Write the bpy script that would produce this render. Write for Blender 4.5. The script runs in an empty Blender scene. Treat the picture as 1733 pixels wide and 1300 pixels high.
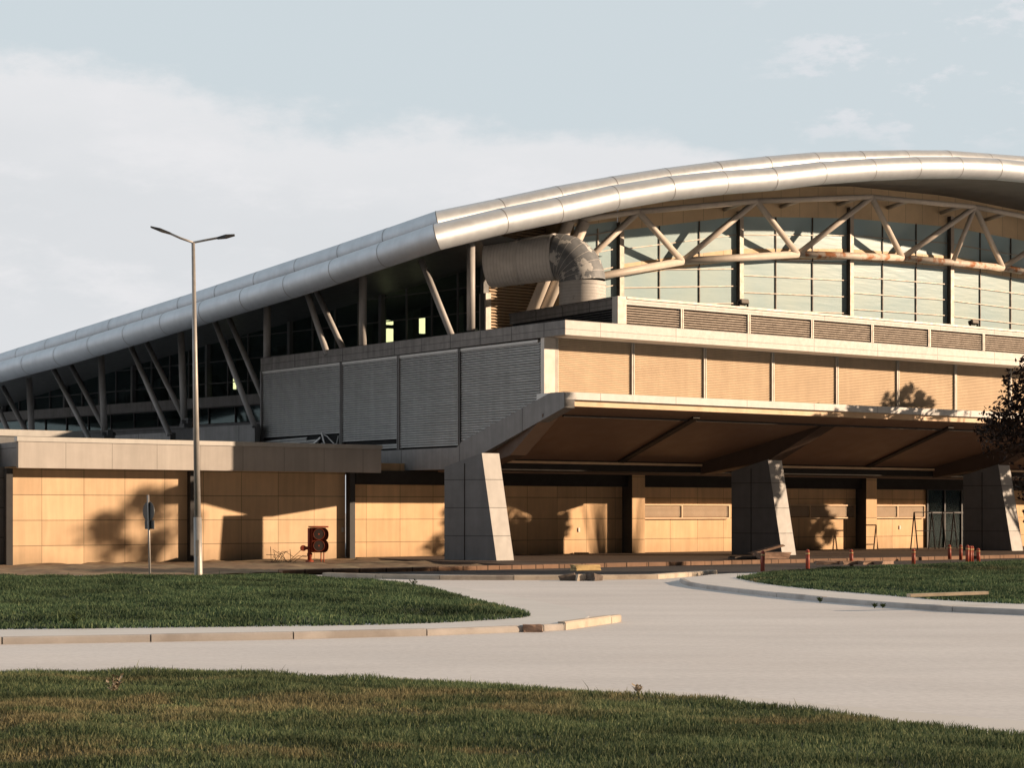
import bpy, math, random
import numpy as np
from mathutils import Vector, Matrix, noise as mnoise
random.seed(7); rng = np.random.default_rng(7)
S = bpy.context.scene
COL = S.collection
# ---------------------------------------------------------------- survey frame
F, CX, HY, HC = 3000.0, 866.5, 865.0, 2.2
ANG = math.atan2(3000, 4434)
OX, OY = 0.14, 74.2
UX, UY = math.cos(ANG), math.sin(ANG)
def L2W(s, d): return (OX + s*UX - d*UY, OY + s*UY + d*UX)
def W2L(x, y):
    a, b = x-OX, y-OY
    return (a*UX + b*UY, -a*UY + b*UX)
def on_line(px, py, A, D):
    """survey sight line against the vertical plane through world point A with direction D -> world point"""
    r = (px-CX)/F
    t = (r*A[1]-A[0])/(D[0]-r*D[1])
    y = A[1]+t*D[1]; x = A[0]+t*D[0]
    return (x, y, HC+(HY-py)/F*y)
def lp(p):
    a, b = W2L(p[0], p[1]); return (a, b, p[2])
def on_d(px, py, d): return lp(on_line(px, py, L2W(0, d), (UX, UY)))
def G(px, py, z=0.0):
    y = F*(HC-z)/(py-HY); return ((px-CX)/F*y, y)
W_DIR = (-.726, .688)
W2_DIR = (-.635, .7725)
# ---------------------------------------------------------------- scene helpers
def tag(o, label=None, cat=None, group=None, kind=None):
    if label: o['label'] = label
    if cat: o['category'] = cat
    if group: o['group'] = group
    if kind: o['kind'] = kind
    return o
def empty(name, loc=(0,0,0), rz=0, label=None, cat=None, group=None):
    o = bpy.data.objects.new(name, None); COL.objects.link(o)
    o.location = loc; o.rotation_euler = (0,0,rz); o.empty_display_size = .3
    return tag(o, label, cat, group)
class MB:
    def __init__(s): s.v=[]; s.f=[]; s.m=[]; s.smooth=[]
    def add(s, vs, fs, mi=0, sm=False):
        b=len(s.v); s.v += [tuple(x) for x in vs]
        for f in fs: s.f.append([b+i for i in f]); s.m.append(mi); s.smooth.append(sm)
        return s
    def box(s, x0,x1,y0,y1,z0,z1, mi=0):
        return s.add([(x0,y0,z0),(x1,y0,z0),(x1,y1,z0),(x0,y1,z0),(x0,y0,z1),(x1,y0,z1),(x1,y1,z1),(x0,y1,z1)],
            [(0,3,2,1),(4,5,6,7),(0,1,5,4),(1,2,6,5),(2,3,7,6),(3,0,4,7)], mi)
    def hexa(s, base, top, mi=0):
        n=len(base)
        return s.add(list(base)+list(top), [tuple(range(n))[::-1], tuple(range(n,2*n))]+[(i,(i+1)%n,n+(i+1)%n,n+i) for i in range(n)], mi)
    def bar(s, p, q, w, h, mi=0, up=(0,0,1)):
        p=Vector(p); q=Vector(q); d=(q-p).normalized(); a=d.cross(Vector(up))
        if a.length<1e-4: a=d.cross(Vector((0,1,0)))
        a.normalize(); b=a.cross(d)
        def ring(c): return [c+a*w/2*i+b*h/2*j for i,j in ((-1,-1),(1,-1),(1,1),(-1,1))]
        return s.hexa(ring(p), ring(q), mi)
    def tube(s, pts, r, n=16, mi=0, cap=True, sm=True):
        pts=[Vector(p) for p in pts]; rs = r if isinstance(r,(list,tuple)) else [r]*len(pts)
        b=len(s.v); ref=None
        for i,p in enumerate(pts):
            if i==0: t=pts[1]-p
            elif i==len(pts)-1: t=p-pts[i-1]
            else: t=(pts[i+1]-p).normalized()+(p-pts[i-1]).normalized()
            t.normalize()
            if ref is None:
                ref = t.cross(Vector((0,0,1)))
                if ref.length<1e-3: ref=Vector((1,0,0))
            a=(ref-t*ref.dot(t)).normalized(); ref=a; c=t.cross(a)
            for k in range(n):
                an=2*math.pi*k/n; s.v.append(tuple(p+(a*math.cos(an)+c*math.sin(an))*rs[i]))
        for i in range(len(pts)-1):
            for k in range(n):
                k2=(k+1)%n
                s.f.append([b+i*n+k,b+i*n+k2,b+(i+1)*n+k2,b+(i+1)*n+k]); s.m.append(mi); s.smooth.append(sm)
        if cap:
            s.f.append([b+k for k in range(n)][::-1]); s.m.append(mi); s.smooth.append(False)
            e=b+(len(pts)-1)*n; s.f.append([e+k for k in range(n)]); s.m.append(mi); s.smooth.append(False)
        return s
    def build(s, name, mats, parent=None, loc=None, rot=None, bevel=0):
        me=bpy.data.meshes.new(name); me.from_pydata(s.v,[],s.f)
        if not isinstance(mats,(list,tuple)): mats=[mats]
        for m in mats: me.materials.append(m)
        me.polygons.foreach_set('material_index', s.m); me.polygons.foreach_set('use_smooth', s.smooth)
        me.update()
        o=bpy.data.objects.new(name, me); COL.objects.link(o)
        if parent: o.parent=parent
        if loc: o.location=loc
        if rot: o.rotation_euler=rot
        if bevel:
            b=o.modifiers.new('b','BEVEL'); b.width=bevel; b.segments=2; b.limit_method='ANGLE'
        return o
def arr_mesh(name, V, Fc, mat, parent=None):
    me=bpy.data.meshes.new(name); k=Fc.shape[1]
    me.vertices.add(len(V)); me.vertices.foreach_set('co', V.astype(np.float32).ravel())
    me.loops.add(Fc.size); me.loops.foreach_set('vertex_index', Fc.astype(np.int32).ravel())
    me.polygons.add(len(Fc)); me.polygons.foreach_set('loop_start', np.arange(0,Fc.size,k,dtype=np.int32))
    me.materials.append(mat); me.update(calc_edges=True); me.validate()
    o=bpy.data.objects.new(name, me); COL.objects.link(o)
    if parent: o.parent=parent
    return o
# ---------------------------------------------------------------- materials
def srgb(r,g,b):
    f=lambda c: (c/255/12.92) if c<=10 else ((c/255+.055)/1.055)**2.4
    return (f(r),f(g),f(b))
def mat(name, col, rough=.7, metal=0., var=.12, scale=1.5, joints=None, cellvar=0., streak=0., bump=.0, bscale=30., spec=.4, col2=None, c2scale=.6, c2lo=.5, c2hi=.62, jdark=.35, detail=6, groundstain=0, lane=0, grain=0):
    m=bpy.data.materials.new(name); m.use_nodes=True; nt=m.node_tree; N=nt.nodes; L=nt.links
    p=N['Principled BSDF']; p.inputs['Roughness'].default_value=rough; p.inputs['Metallic'].default_value=metal
    p.inputs['Specular IOR Level'].default_value=spec
    tc=N.new('ShaderNodeTexCoord'); co=tc.outputs['Object']
    def noi(sc, det=6, vec=None, rough_=.6):
        n=N.new('ShaderNodeTexNoise'); n.inputs['Scale'].default_value=sc; n.inputs['Detail'].default_value=det; n.inputs['Roughness'].default_value=rough_
        L.new(vec or co, n.inputs['Vector']); return n.outputs['Fac']
    def math_(op,a,b=None,c=None):
        n=N.new('ShaderNodeMath'); n.operation=op
        for i,x in enumerate((a,b,c)):
            if x is None: continue
            if isinstance(x,(int,float)): n.inputs[i].default_value=x
            else: L.new(x,n.inputs[i])
        return n.outputs[0]
    def mix(fac,a,b,mode='MIX'):
        n=N.new('ShaderNodeMix'); n.data_type='RGBA'; n.blend_type=mode
        for i,x in ((0,fac),(6,a),(7,b)):
            if isinstance(x,(int,float)): n.inputs[i].default_value=x
            elif isinstance(x,tuple): n.inputs[i].default_value=(*x,1)
            else: L.new(x,n.inputs[i])
        return n.outputs[2]
    def mr(x,a,b,c,d):
        n=N.new('ShaderNodeMapRange'); L.new(x,n.inputs[0])
        for i,vv in enumerate((a,b,c,d)): n.inputs[i+1].default_value=vv
        return n.outputs[0]
    c=col
    if col2: c=mix(mr(noi(c2scale,5),c2lo,c2hi,0,1), col, col2)
    v=mr(noi(scale,detail),.3,.7,1-var,1+var)
    if lane:
        mp=N.new('ShaderNodeMapping'); mp.inputs['Scale'].default_value=(.16,.55,1); mp.inputs['Rotation'].default_value=(0,0,-.25); L.new(co,mp.inputs[0])
        v=math_('MULTIPLY',v,mr(noi(1.0,7,mp.outputs[0],.62),.33,.66,1-lane,1+lane*.5))
    if grain:
        v=math_('MULTIPLY',v,mr(noi(9,8,None,.75),.3,.7,1-grain,1+grain))
    if streak:
        mp=N.new('ShaderNodeMapping'); mp.inputs['Scale'].default_value=(3,3,.25); L.new(co,mp.inputs[0])
        v=math_('MULTIPLY',v,mr(noi(1.3,5,mp.outputs[0]),.35,.7,1-streak,1.02))
    jm=None
    if joints:
        sep=N.new('ShaderNodeSeparateXYZ'); L.new(co,sep.inputs[0])
        cells=[]
        for ax,sp,off,w in joints:
            q=math_('DIVIDE',math_('SUBTRACT',sep.outputs[ax],off-w/2),sp)
            l=math_('LESS_THAN',math_('FRACT',q),w/sp)
            jm = l if jm is None else math_('MAXIMUM',jm,l)
            cells.append(math_('FLOOR',q))
        if cellvar:
            cb=N.new('ShaderNodeCombineXYZ')
            for i,cc in enumerate(cells[:3]): L.new(cc,cb.inputs[i])
            wn=N.new('ShaderNodeTexWhiteNoise'); L.new(cb.outputs[0],wn.inputs['Vector'])
            v=math_('MULTIPLY',v,mr(wn.outputs['Value'],0,1,1-cellvar,1+cellvar))
        v=math_('MULTIPLY',v,math_('SUBTRACT',1,math_('MULTIPLY',jm,1-jdark)))
    if groundstain:
        sp2=N.new('ShaderNodeSeparateXYZ'); L.new(co,sp2.inputs[0])
        zz=math_('ADD',sp2.outputs[2],math_('MULTIPLY',noi(1.2,4),.8))
        v=math_('MULTIPLY',v,mr(zz,.2,1.1,1-groundstain,1))
    gv=N.new('ShaderNodeCombineXYZ')
    for i in range(3): L.new(v,gv.inputs[i])
    c=mix(1.0,c,gv.outputs[0],'MULTIPLY')
    L.new(c,p.inputs['Base Color'])
    rr=mr(noi(scale*2.7,4),.3,.7,max(rough-.08,0),min(rough+.08,1)); L.new(rr,p.inputs['Roughness'])
    if bump or jm is not None:
        bn=N.new('ShaderNodeBump'); bn.inputs['Strength'].default_value=.6; bn.inputs['Distance'].default_value=.02
        h=math_('MULTIPLY',noi(bscale,5),bump)
        if jm is not None: h=math_('SUBTRACT',h,jm)
        L.new(h,bn.inputs['Height']); L.new(bn.outputs[0],p.inputs['Normal'])
    return m
WJ=[(0,1.75,-.88,.022),(2,1.02,.80,.03)]
WJL=[(0,1.75,-3.5,.022),(2,1.02,.80,.03)]
M={}
M['wall']=mat('tan_stone_cladding',(.84,.56,.32),.75,var=.07,scale=.9,joints=WJ,cellvar=.12,bump=.1,jdark=.42,streak=.13,groundstain=.25)
M['wall_l']=mat('tan_stone_cladding_annex',(.80,.57,.36),.75,var=.07,scale=.9,joints=WJL,cellvar=.12,bump=.1,jdark=.42,streak=.13,groundstain=.3)
M['fascia']=mat('pale_stone_fascia',(.52,.49,.465),.75,var=.06,scale=1.2,joints=[(0,1.93,-18.8,.022)],cellvar=.07,bump=.08,jdark=.5,streak=.1)
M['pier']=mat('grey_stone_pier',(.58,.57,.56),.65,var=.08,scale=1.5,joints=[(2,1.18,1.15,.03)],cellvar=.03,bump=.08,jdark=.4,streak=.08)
M['piers']=mat('grey_stone_pier_shade',(.21,.215,.225),.7,var=.10,scale=1.5,joints=[(2,1.18,1.15,.03)],cellvar=.05,bump=.08,jdark=.4,streak=.1)  # darker copy of the pier stone: shade of unlit faces put into colour
M['colshade']=mat('shaded_column_flank',(.07,.065,.06),.7,var=.1)  # shade on the column flanks put into a near-black colour
M['coping']=mat('painted_metal_coping',(.55,.54,.52),.45,.1,var=.05,scale=2,streak=.08)
M['cornice']=mat('pale_cornice_panels',(.72,.70,.68),.55,.0,var=.05,scale=2,joints=[(0,4.0,2.2,.03),(2,.36,9.60,.02)],cellvar=.03,jdark=.5,streak=.06)
M['ledge']=mat('pale_ledge_panels',(.74,.73,.72),.55,.0,var=.05,scale=2,joints=[(0,4.0,2.2,.03)],cellvar=.03,jdark=.5,streak=.06)
M['side']=mat('weathered_shaded_cornice',(.25,.235,.225),.6,var=.16,scale=2.2,joints=[(1,2.1,.4,.05),(2,.33,9.63,.02)],cellvar=.1,jdark=.35,streak=.3)  # cornice on the unlit side, its shade put into the grey
M['sidebeam']=mat('weathered_shaded_beam',(.25,.245,.245),.6,var=.1,scale=1.6,joints=[(1,4.3,3.95,.05)],cellvar=.05,jdark=.35,streak=.2)  # beams and frames away from the sun, shade put into the grey
M['slat']=mat('grey_metal_slats',(.61,.61,.605),.5,.1,var=.08,scale=1.1,streak=.15)
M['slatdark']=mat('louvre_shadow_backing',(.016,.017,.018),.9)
M['slatlit']=mat('sunlit_cream_slats',(.80,.62,.44),.55,.0,var=.08,scale=1.0,streak=.08)  # lit copy of the slats: warm sunlight put into the colour
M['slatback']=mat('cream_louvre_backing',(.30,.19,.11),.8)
M['slatvent']=mat('vent_metal_slats',(.42,.36,.31),.5,.2,var=.08)
M['post']=mat('white_painted_frame',(.62,.58,.53),.5,.1,var=.06,streak=.08)
M['dpost']=mat('dark_steel_column',(.045,.045,.048),.5,.3,var=.1)
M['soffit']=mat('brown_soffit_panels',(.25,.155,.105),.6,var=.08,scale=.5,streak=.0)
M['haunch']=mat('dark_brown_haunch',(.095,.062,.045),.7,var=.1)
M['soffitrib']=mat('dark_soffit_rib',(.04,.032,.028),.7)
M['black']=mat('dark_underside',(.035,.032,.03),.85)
M['strip']=mat('pale_trim_strip',(.75,.52,.32),.5)
M['tube']=mat('brushed_aluminium_cladding',(.555,.60,.655),.50,.45,var=.05,scale=.6,streak=.05)
M['tubeseam']=mat('cladding_seam',(.27,.27,.28),.6,.3)
M['roof']=mat('roof_sheet',(.20,.205,.21),.5,.5,var=.08)
M['rsoffit']=mat('roof_soffit',(.15,.145,.14),.6,.1,var=.12,scale=.3)
M['steel']=mat('cream_painted_steel',(.64,.57,.50),.5,.0,var=.07,scale=1.8,streak=.06)
M['rust']=mat('rusted_painted_steel',(.64,.56,.48),.55,.0,var=.1,scale=1.8,col2=(.42,.17,.07),c2scale=1.6,c2lo=.49,c2hi=.60)
M['sstrut']=mat('grey_painted_strut',(.50,.49,.485),.5,.0,var=.08,scale=1.8,streak=.08)
M['panel']=mat('ochre_spandrel_panels',(.72,.54,.34),.6,var=.08,scale=1,joints=[(0,1.35,.3,.03)],cellvar=.06,jdark=.6)
M['mull']=mat('dark_mullion',(.10,.085,.075),.5,.2)
M['mullw']=mat('pale_mullion',(.50,.44,.38),.5,.1)
M['ductw']=mat('ribbed_pale_duct',(.88,.86,.84),.5,.0,var=.08,scale=2.5,streak=.08,joints=[(1,.16,0,.03)],jdark=.88)
M['ductr']=mat('flaking_white_duct',(.60,.585,.57),.6,.0,var=.08,scale=2.5,joints=[(2,.14,0,.02)],jdark=.8,col2=(.36,.33,.31),c2scale=3.5,c2lo=.66,c2hi=.69)
M['ducte']=mat('peeling_grey_membrane',(.22,.235,.255),.55,.0,var=.2,scale=3.,col2=(.62,.62,.61),c2scale=1.7,c2lo=.555,c2hi=.565)
M['concrete']=mat('pale_concrete_road',(.70,.675,.665),.85,var=.05,lane=.09,grain=.13,scale=.22,bump=.12,bscale=14,detail=8,col2=(.63,.60,.585),c2scale=.11,c2lo=.4,c2hi=.65)
M['gutter']=mat('pale_gutter_concrete',(.66,.63,.60),.85,var=.05,scale=.5,bump=.1)
M['walk']=mat('pale_footway_concrete',(.66,.645,.63),.85,var=.06,scale=.5,bump=.1)
M['kerb']=mat('concrete_kerbstone',(.46,.43,.41),.85,var=.12,scale=1.5,bump=.2,col2=(.36,.33,.31),c2scale=.8)
M['kerby']=mat('worn_yellow_kerb',(.52,.45,.37),.85,var=.15,scale=1.2,bump=.25,col2=(.42,.35,.29),c2scale=1.6)
M['brick']=mat('brown_kerb_blocks',(.27,.165,.11),.85,var=.2,scale=2,joints=[(0,.9,0,.05)],cellvar=.2,bump=.2)
M['asphalt']=mat('dark_asphalt',(.06,.052,.05),.9,var=.15,scale=1,bump=.2)
M['paving']=mat('brown_paving',(.10,.07,.055),.85,var=.15,scale=1,bump=.2)
M['dirt']=mat('dry_brown_dirt',(.24,.165,.105),.95,var=.3,scale=1.4,bump=.6,bscale=9,col2=(.27,.21,.13),c2scale=.7)
M['lamp']=mat('galvanised_steel',(.40,.385,.37),.5,.35,var=.12,scale=2.5,streak=.1)
M['lamphead']=mat('dark_lamp_housing',(.06,.062,.065),.4,.3)
M['signback']=mat('grey_sign_back',(.08,.085,.088),.5,.3)
M['red']=mat('faded_red_paint',(.34,.065,.03),.5,.05,var=.2,scale=4)
M['redb']=mat('orange_red_bollard_paint',(.30,.06,.035),.5,.0,var=.15,scale=5)
M['hole']=mat('dark_recess',(.02,.01,.008),.7)
M['stone']=mat('broken_stone',(.30,.2,.15),.9,var=.25,scale=4,bump=.5)
M['stoney']=mat('yellow_painted_block',(.50,.37,.18),.85,var=.15,scale=4,bump=.3)
M['rubble']=mat('grey_rubble',(.13,.105,.09),.9,var=.3,scale=5,bump=.6)
M['wood']=mat('weathered_plank',(.40,.33,.24),.8,var=.2,scale=5)
M['white']=mat('white_plate',(.75,.72,.66),.5)
M['black_metal']=mat('black_metal',(.022,.02,.02),.8,.0,spec=.1)
M['bark']=mat('brown_bark',(.07,.045,.033),.9,var=.3,scale=6,bump=.8)
def glass_front():
    m=bpy.data.materials.new('pale_green_glass'); m.use_nodes=True; nt=m.node_tree; N=nt.nodes; L=nt.links
    p=N['Principled BSDF']; tc=N.new('ShaderNodeTexCoord')
    n=N.new('ShaderNodeTexNoise'); n.inputs['Scale'].default_value=.35; n.inputs['Detail'].default_value=4
    L.new(tc.outputs['Object'],n.inputs[0])
    r=N.new('ShaderNodeValToRGB'); L.new(n.outputs[0],r.inputs[0])
    r.color_ramp.elements[0].position=.35; r.color_ramp.elements[0].color=(.39,.55,.61,1)
    r.color_ramp.elements[1].position=.7; r.color_ramp.elements[1].color=(.47,.60,.61,1)
    L.new(r.outputs[0],p.inputs['Base Color'])
    p.inputs['Roughness'].default_value=.12; p.inputs['Specular IOR Level'].default_value=.75
    wv=N.new('ShaderNodeTexNoise'); wv.inputs['Scale'].default_value=.6
    mp=N.new('ShaderNodeMapping'); mp.inputs['Scale'].default_value=(1,1,6); L.new(tc.outputs['Object'],mp.inputs[0]); L.new(mp.outputs[0],wv.inputs[0])
    b=N.new('ShaderNodeBump'); b.inputs['Strength'].default_value=.08; b.inputs['Distance'].default_value=.05
    L.new(wv.outputs[0],b.inputs['Height']); L.new(b.outputs[0],p.inputs['Normal'])
    return m
def glass_side():
    m=bpy.data.materials.new('dark_teal_glass'); m.use_nodes=True; nt=m.node_tree; N=nt.nodes; L=nt.links
    N.remove(N['Principled BSDF']); out=N['Material Output']
    t=N.new('ShaderNodeBsdfTransparent'); t.inputs[0].default_value=(.42,.55,.52,1)
    g=N.new('ShaderNodeBsdfGlossy'); g.inputs['Roughness'].default_value=.06; g.inputs[0].default_value=(.75,.95,.95,1)
    fr=N.new('ShaderNodeFresnel'); fr.inputs[0].default_value=1.5
    mx=N.new('ShaderNodeMixShader'); L.new(fr.outputs[0],mx.inputs[0]); L.new(t.outputs[0],mx.inputs[1]); L.new(g.outputs[0],mx.inputs[2])
    L.new(mx.outputs[0],out.inputs[0]); return m
def emit(name,col,st):
    m=bpy.data.materials.new(name); m.use_nodes=True; p=m.node_tree.nodes['Principled BSDF']
    p.inputs['Base Color'].default_value=(*col,1); p.inputs['Emission Color'].default_value=(*col,1); p.inputs['Emission Strength'].default_value=st; return m
def foliage(name, ramp, trans=.25, nscale=.5, dry=None):
    m=bpy.data.materials.new(name); m.use_nodes=True; nt=m.node_tree; N=nt.nodes; L=nt.links
    p=N['Principled BSDF']; p.inputs['Roughness'].default_value=.65; p.inputs['Specular IOR Level'].default_value=.15
    g=N.new('ShaderNodeNewGeometry'); tc=N.new('ShaderNodeTexCoord')
    r=N.new('ShaderNodeValToRGB'); L.new(g.outputs['Random Per Island'],r.inputs[0])
    els=r.color_ramp.elements
    for i,(pos,c) in enumerate(ramp):
        e=els[i] if i<2 else els.new(pos)
        e.position=pos; e.color=(*c,1)
    c=r.outputs[0]
    n=N.new('ShaderNodeTexNoise'); n.inputs['Scale'].default_value=nscale; n.inputs['Detail'].default_value=5
    mp=N.new('ShaderNodeMapping'); mp.inputs['Scale'].default_value=(1,1.6,1) ; L.new(tc.outputs['Object'],mp.inputs[0]); L.new(mp.outputs[0],n.inputs['Vector'])
    mr=N.new('ShaderNodeMapRange'); L.new(n.outputs[0],mr.inputs[0])
    for i,x in enumerate((.3,.7,.5,1.45)): mr.inputs[i+1].default_value=x
    cb=N.new('ShaderNodeCombineXYZ'); [L.new(mr.outputs[0],cb.inputs[i]) for i in range(3)]
    mx=N.new('ShaderNodeMix'); mx.data_type='RGBA'; mx.blend_type='MULTIPLY'; mx.inputs[0].default_value=1
    L.new(c,mx.inputs[6]); L.new(cb.outputs[0],mx.inputs[7]); c=mx.outputs[2]
    if dry:
        # dry patches: centres in world metres (lawn objects sit at the origin)
        sep=N.new('ShaderNodeSeparateXYZ'); L.new(tc.outputs['Object'],sep.inputs[0])
        n2=N.new('ShaderNodeTexNoise'); n2.inputs['Scale'].default_value=.9; n2.inputs['Detail'].default_value=8; n2.inputs['Roughness'].default_value=.72; L.new(tc.outputs['Object'],n2.inputs['Vector'])
        total=None
        def ma(op,a,b):
            q=N.new('ShaderNodeMath'); q.operation=op
            for i,x in enumerate((a,b)):
                if isinstance(x,(int,float)): q.inputs[i].default_value=x
                else: L.new(x,q.inputs[i])
            return q.outputs[0]
        for cx_,cy_,rx,ry,st in dry:
            ex=ma('POWER',ma('ABSOLUTE',ma('DIVIDE',ma('SUBTRACT',sep.outputs[0],cx_),rx),0),2.)
            ey=ma('POWER',ma('ABSOLUTE',ma('DIVIDE',ma('SUBTRACT',sep.outputs[1],cy_),ry),0),2.)
            v=ma('MULTIPLY',ma('SUBTRACT',1.35,ma('ADD',ex,ey)),st)
            v=ma('MAXIMUM',v,0)
            total=v if total is None else ma('MAXIMUM',total,v)
        nn=ma('SUBTRACT',n2.outputs[0],.42)
        f=ma('MULTIPLY',total,ma('MULTIPLY',nn,6.0)); 
        cl=N.new('ShaderNodeClamp'); L.new(f,cl.inputs[0]); cl.inputs[2].default_value=.6
        r2=N.new('ShaderNodeValToRGB'); L.new(g.outputs['Random Per Island'],r2.inputs[0])
        r2.color_ramp.elements[0].color=(.20,.15,.08,1); r2.color_ramp.elements[1].color=(.42,.34,.19,1)
        m3=N.new('ShaderNodeMix'); m3.data_type='RGBA'; L.new(cl.outputs[0],m3.inputs[0]); L.new(c,m3.inputs[6]); L.new(r2.outputs[0],m3.inputs[7]); c=m3.outputs[2]
    L.new(c,p.inputs['Base Color'])
    out=N['Material Output']; tr=N.new('ShaderNodeBsdfTranslucent'); L.new(c,tr.inputs[0])
    ms=N.new('ShaderNodeMixShader'); ms.inputs[0].default_value=trans
    L.new(p.outputs[0],ms.inputs[1]); L.new(tr.outputs[0],ms.inputs[2]); L.new(ms.outputs[0],out.inputs[0])
    return m
M['gf']=glass_front(); M['gs']=glass_side()
M['glow']=emit('warm_lamp_glow',(1,.80,.42),2.6)
M['leaf']=foliage('plum_leaves',[(0,(.018,.010,.009)),(1,(.055,.028,.018)),(.6,(.03,.018,.013))],.15,1.2)
M['leafg']=foliage('green_leaves',[(0,(.03,.05,.015)),(1,(.07,.10,.03))],.2,1.0)

# ================================================================= TERMINAL
M['interior']=mat('dim_interior',(.20,.22,.22),.9,var=.3,scale=.5)
M['mullg']=mat('grey_window_frame',(.14,.145,.15),.5,.2)
TB = empty('terminal_building', (OX,OY,0), ANG, 'large airport terminal with arched silver roof, truss front and louvred upper storey', 'building')
def P(mb, name, m, parent=None, **k): return mb.build(name, M[m] if isinstance(m,str) else [M[x] for x in m], parent or TB, **k)
SE = 58.0
A2 = L2W(.42,-3.0)
def side_at(px,py=600): return lp(on_line(px,py,A2,W2_DIR))
def sl(d): return .42-.0935*(d+3)     # left side plane of the block
# --- lower wall
mb=MB(); mb.box(-3.4,SE,8.0,8.4,-.3,4.35); P(mb,'stone_wall','wall')
# --- big wall columns
for cs in (11.8,27.8,43.8):
    mb=MB(); mb.box(cs,cs+.8,7.2,7.99,-.3,4.1,1); mb.add([(cs+.002,7.195,-.3),(cs+.798,7.195,-.3),(cs+.798,7.195,4.1),(cs+.002,7.195,4.1)],[(0,1,2,3)],0); P(mb,'wall_column',['wall','colshade'])
mb=MB(); mb.box(-3.68,-3.42,7.6,7.98,-.3,4.0); P(mb,'steel_post','dpost')
# --- plinth light line
mb=MB(); mb.box(3.0,11.7,7.93,7.995,-.12,.02); mb.box(12.7,19,7.93,7.995,-.12,.02); mb.box(19.2,27.7,7.93,7.995,-.12,.02); P(mb,'skirting','strip')
# --- high window louvres in the wall
def wall_louver(s0,s1,zb=1.86,zt=2.46,div=None):
    mb=MB(); mb.box(s0,s1,7.93,7.99,zb,zt,1)
    n=9
    for i in range(n):
        z=zb+.04+(zt-zb-.08)*(i+.5)/n
        mb.bar((s0,7.91,z),(s1,7.91,z),.05,.022,0)
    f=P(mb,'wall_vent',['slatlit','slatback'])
    mb=MB(); mb.box(s0-.06,s1+.06,7.84,7.99,zt,zt+.07); mb.box(s0-.06,s1+.06,7.84,7.99,zb-.07,zb)
    mb.box(s0-.06,s0,7.84,7.99,zb,zt); mb.box(s1,s1+.06,7.84,7.99,zb,zt)
    for x in (div or []): mb.box(x-.04,x+.04,7.84,7.99,zb,zt)
    P(mb,'frame','strip',f)
wall_louver(12.75,18.6,div=[15.5]); wall_louver(21.2,27.6,div=[24.3]); wall_louver(28.8,33.0,div=[30.9])
# --- piers
def pier(s0):
    bl,br=(s0-.87,0),(s0,0); pv=(-.455*2.6,.89*2.6); ft=(-.455*.78,.89*.78)
    zb,zt=-.3,4.62
    def base(p): return (p[0],p[1],zb)
    h=zt-zb
    rl=(bl[0]+pv[0],bl[1]+pv[1]); rr=(br[0]+pv[0],br[1]+pv[1])
    tl=(bl[0]+ft[0],bl[1]+ft[1]); tr=(br[0]+ft[0],br[1]+ft[1])
    v=[(bl[0],bl[1],zb),(br[0],br[1],zb),(rr[0],rr[1],zb),(rl[0],rl[1],zb),(tl[0],tl[1],zt),(tr[0],tr[1],zt),(rr[0],rr[1],zt-.55),(rl[0],rl[1],zt-.55)]
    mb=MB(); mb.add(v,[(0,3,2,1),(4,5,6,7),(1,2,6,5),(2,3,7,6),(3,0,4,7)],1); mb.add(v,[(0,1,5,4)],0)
    # vertical joint on the visible flank
    p=Vector((bl[0]+pv[0]*.62-.004, bl[1]+pv[1]*.62,0))
    mb.bar((p.x,p.y,zb),(p.x,p.y,4.2),.03,.03,2)
    if 1:
        so_=0 if s0>1 else 1.08  # first pier: an added block, shifted aside to shade the wing wall
        hp=[(3.88,3.95),(.72,4.56),(-1.72,zs(-1.72)-.07),(-1.72,zs(-1.72)+.05),(3.88,zs(3.88)+.05)]
        sk=lambda d: -.51*d
        vs=[(s0+so_-.85+sk(d)*.9*(so_==0),d,z) for d,z in hp]+[(s0+so_-.05+sk(d)*.9*(so_==0),d,z) for d,z in hp]
        hb=MB(); hb.add(vs,[(0,1,2,3,4),(9,8,7,6,5)]+[(i,5+i,5+(i+1)%5,(i+1)%5) for i in range(5)]); P(hb,'haunch_or_blocker','haunch')
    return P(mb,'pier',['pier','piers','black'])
def zs(d): return 6.46-(d+2.7)*(1.96/6.6)
for s0 in (0,16,32): pier(s0)
# --- canopy soffit (sloping + flat)
def ext(prof, name, m, s1=SE, s0f=sl, th=0):
    vs=[(s0f(d)+th,d,z) for d,z in prof]+[(s1,d,z) for d,z in prof]; n=len(prof)
    mb=MB(); mb.add(vs,[tuple(range(n))[::-1],tuple(range(n,2*n))]+[(i,(i+1)%n,n+(i+1)%n,n+i) for i in range(n)])
    return P(mb,name,m)
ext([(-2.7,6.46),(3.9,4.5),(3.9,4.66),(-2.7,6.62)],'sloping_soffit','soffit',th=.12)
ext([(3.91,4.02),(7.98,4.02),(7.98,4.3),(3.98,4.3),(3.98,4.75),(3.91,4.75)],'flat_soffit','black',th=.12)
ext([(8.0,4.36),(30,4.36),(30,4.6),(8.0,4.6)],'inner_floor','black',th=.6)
ext([(3.80,4.33),(3.905,4.33),(3.905,4.44),(3.80,4.44)],'soffit_trim','strip',th=.2)  # lit line along the soffit break, put into a pale colour
ext([(6.0,3.93),(6.1,3.93),(6.1,4.01),(6.0,4.01)],'soffit_trim','soffit',th=.4)
ext([(7.55,3.38),(7.99,3.38),(7.99,4.0),(7.55,4.0)],'canopy_shade_band','black',s0f=lambda d:-3.4)  # black strip at the wall top stands for the canopy's shade
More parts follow.
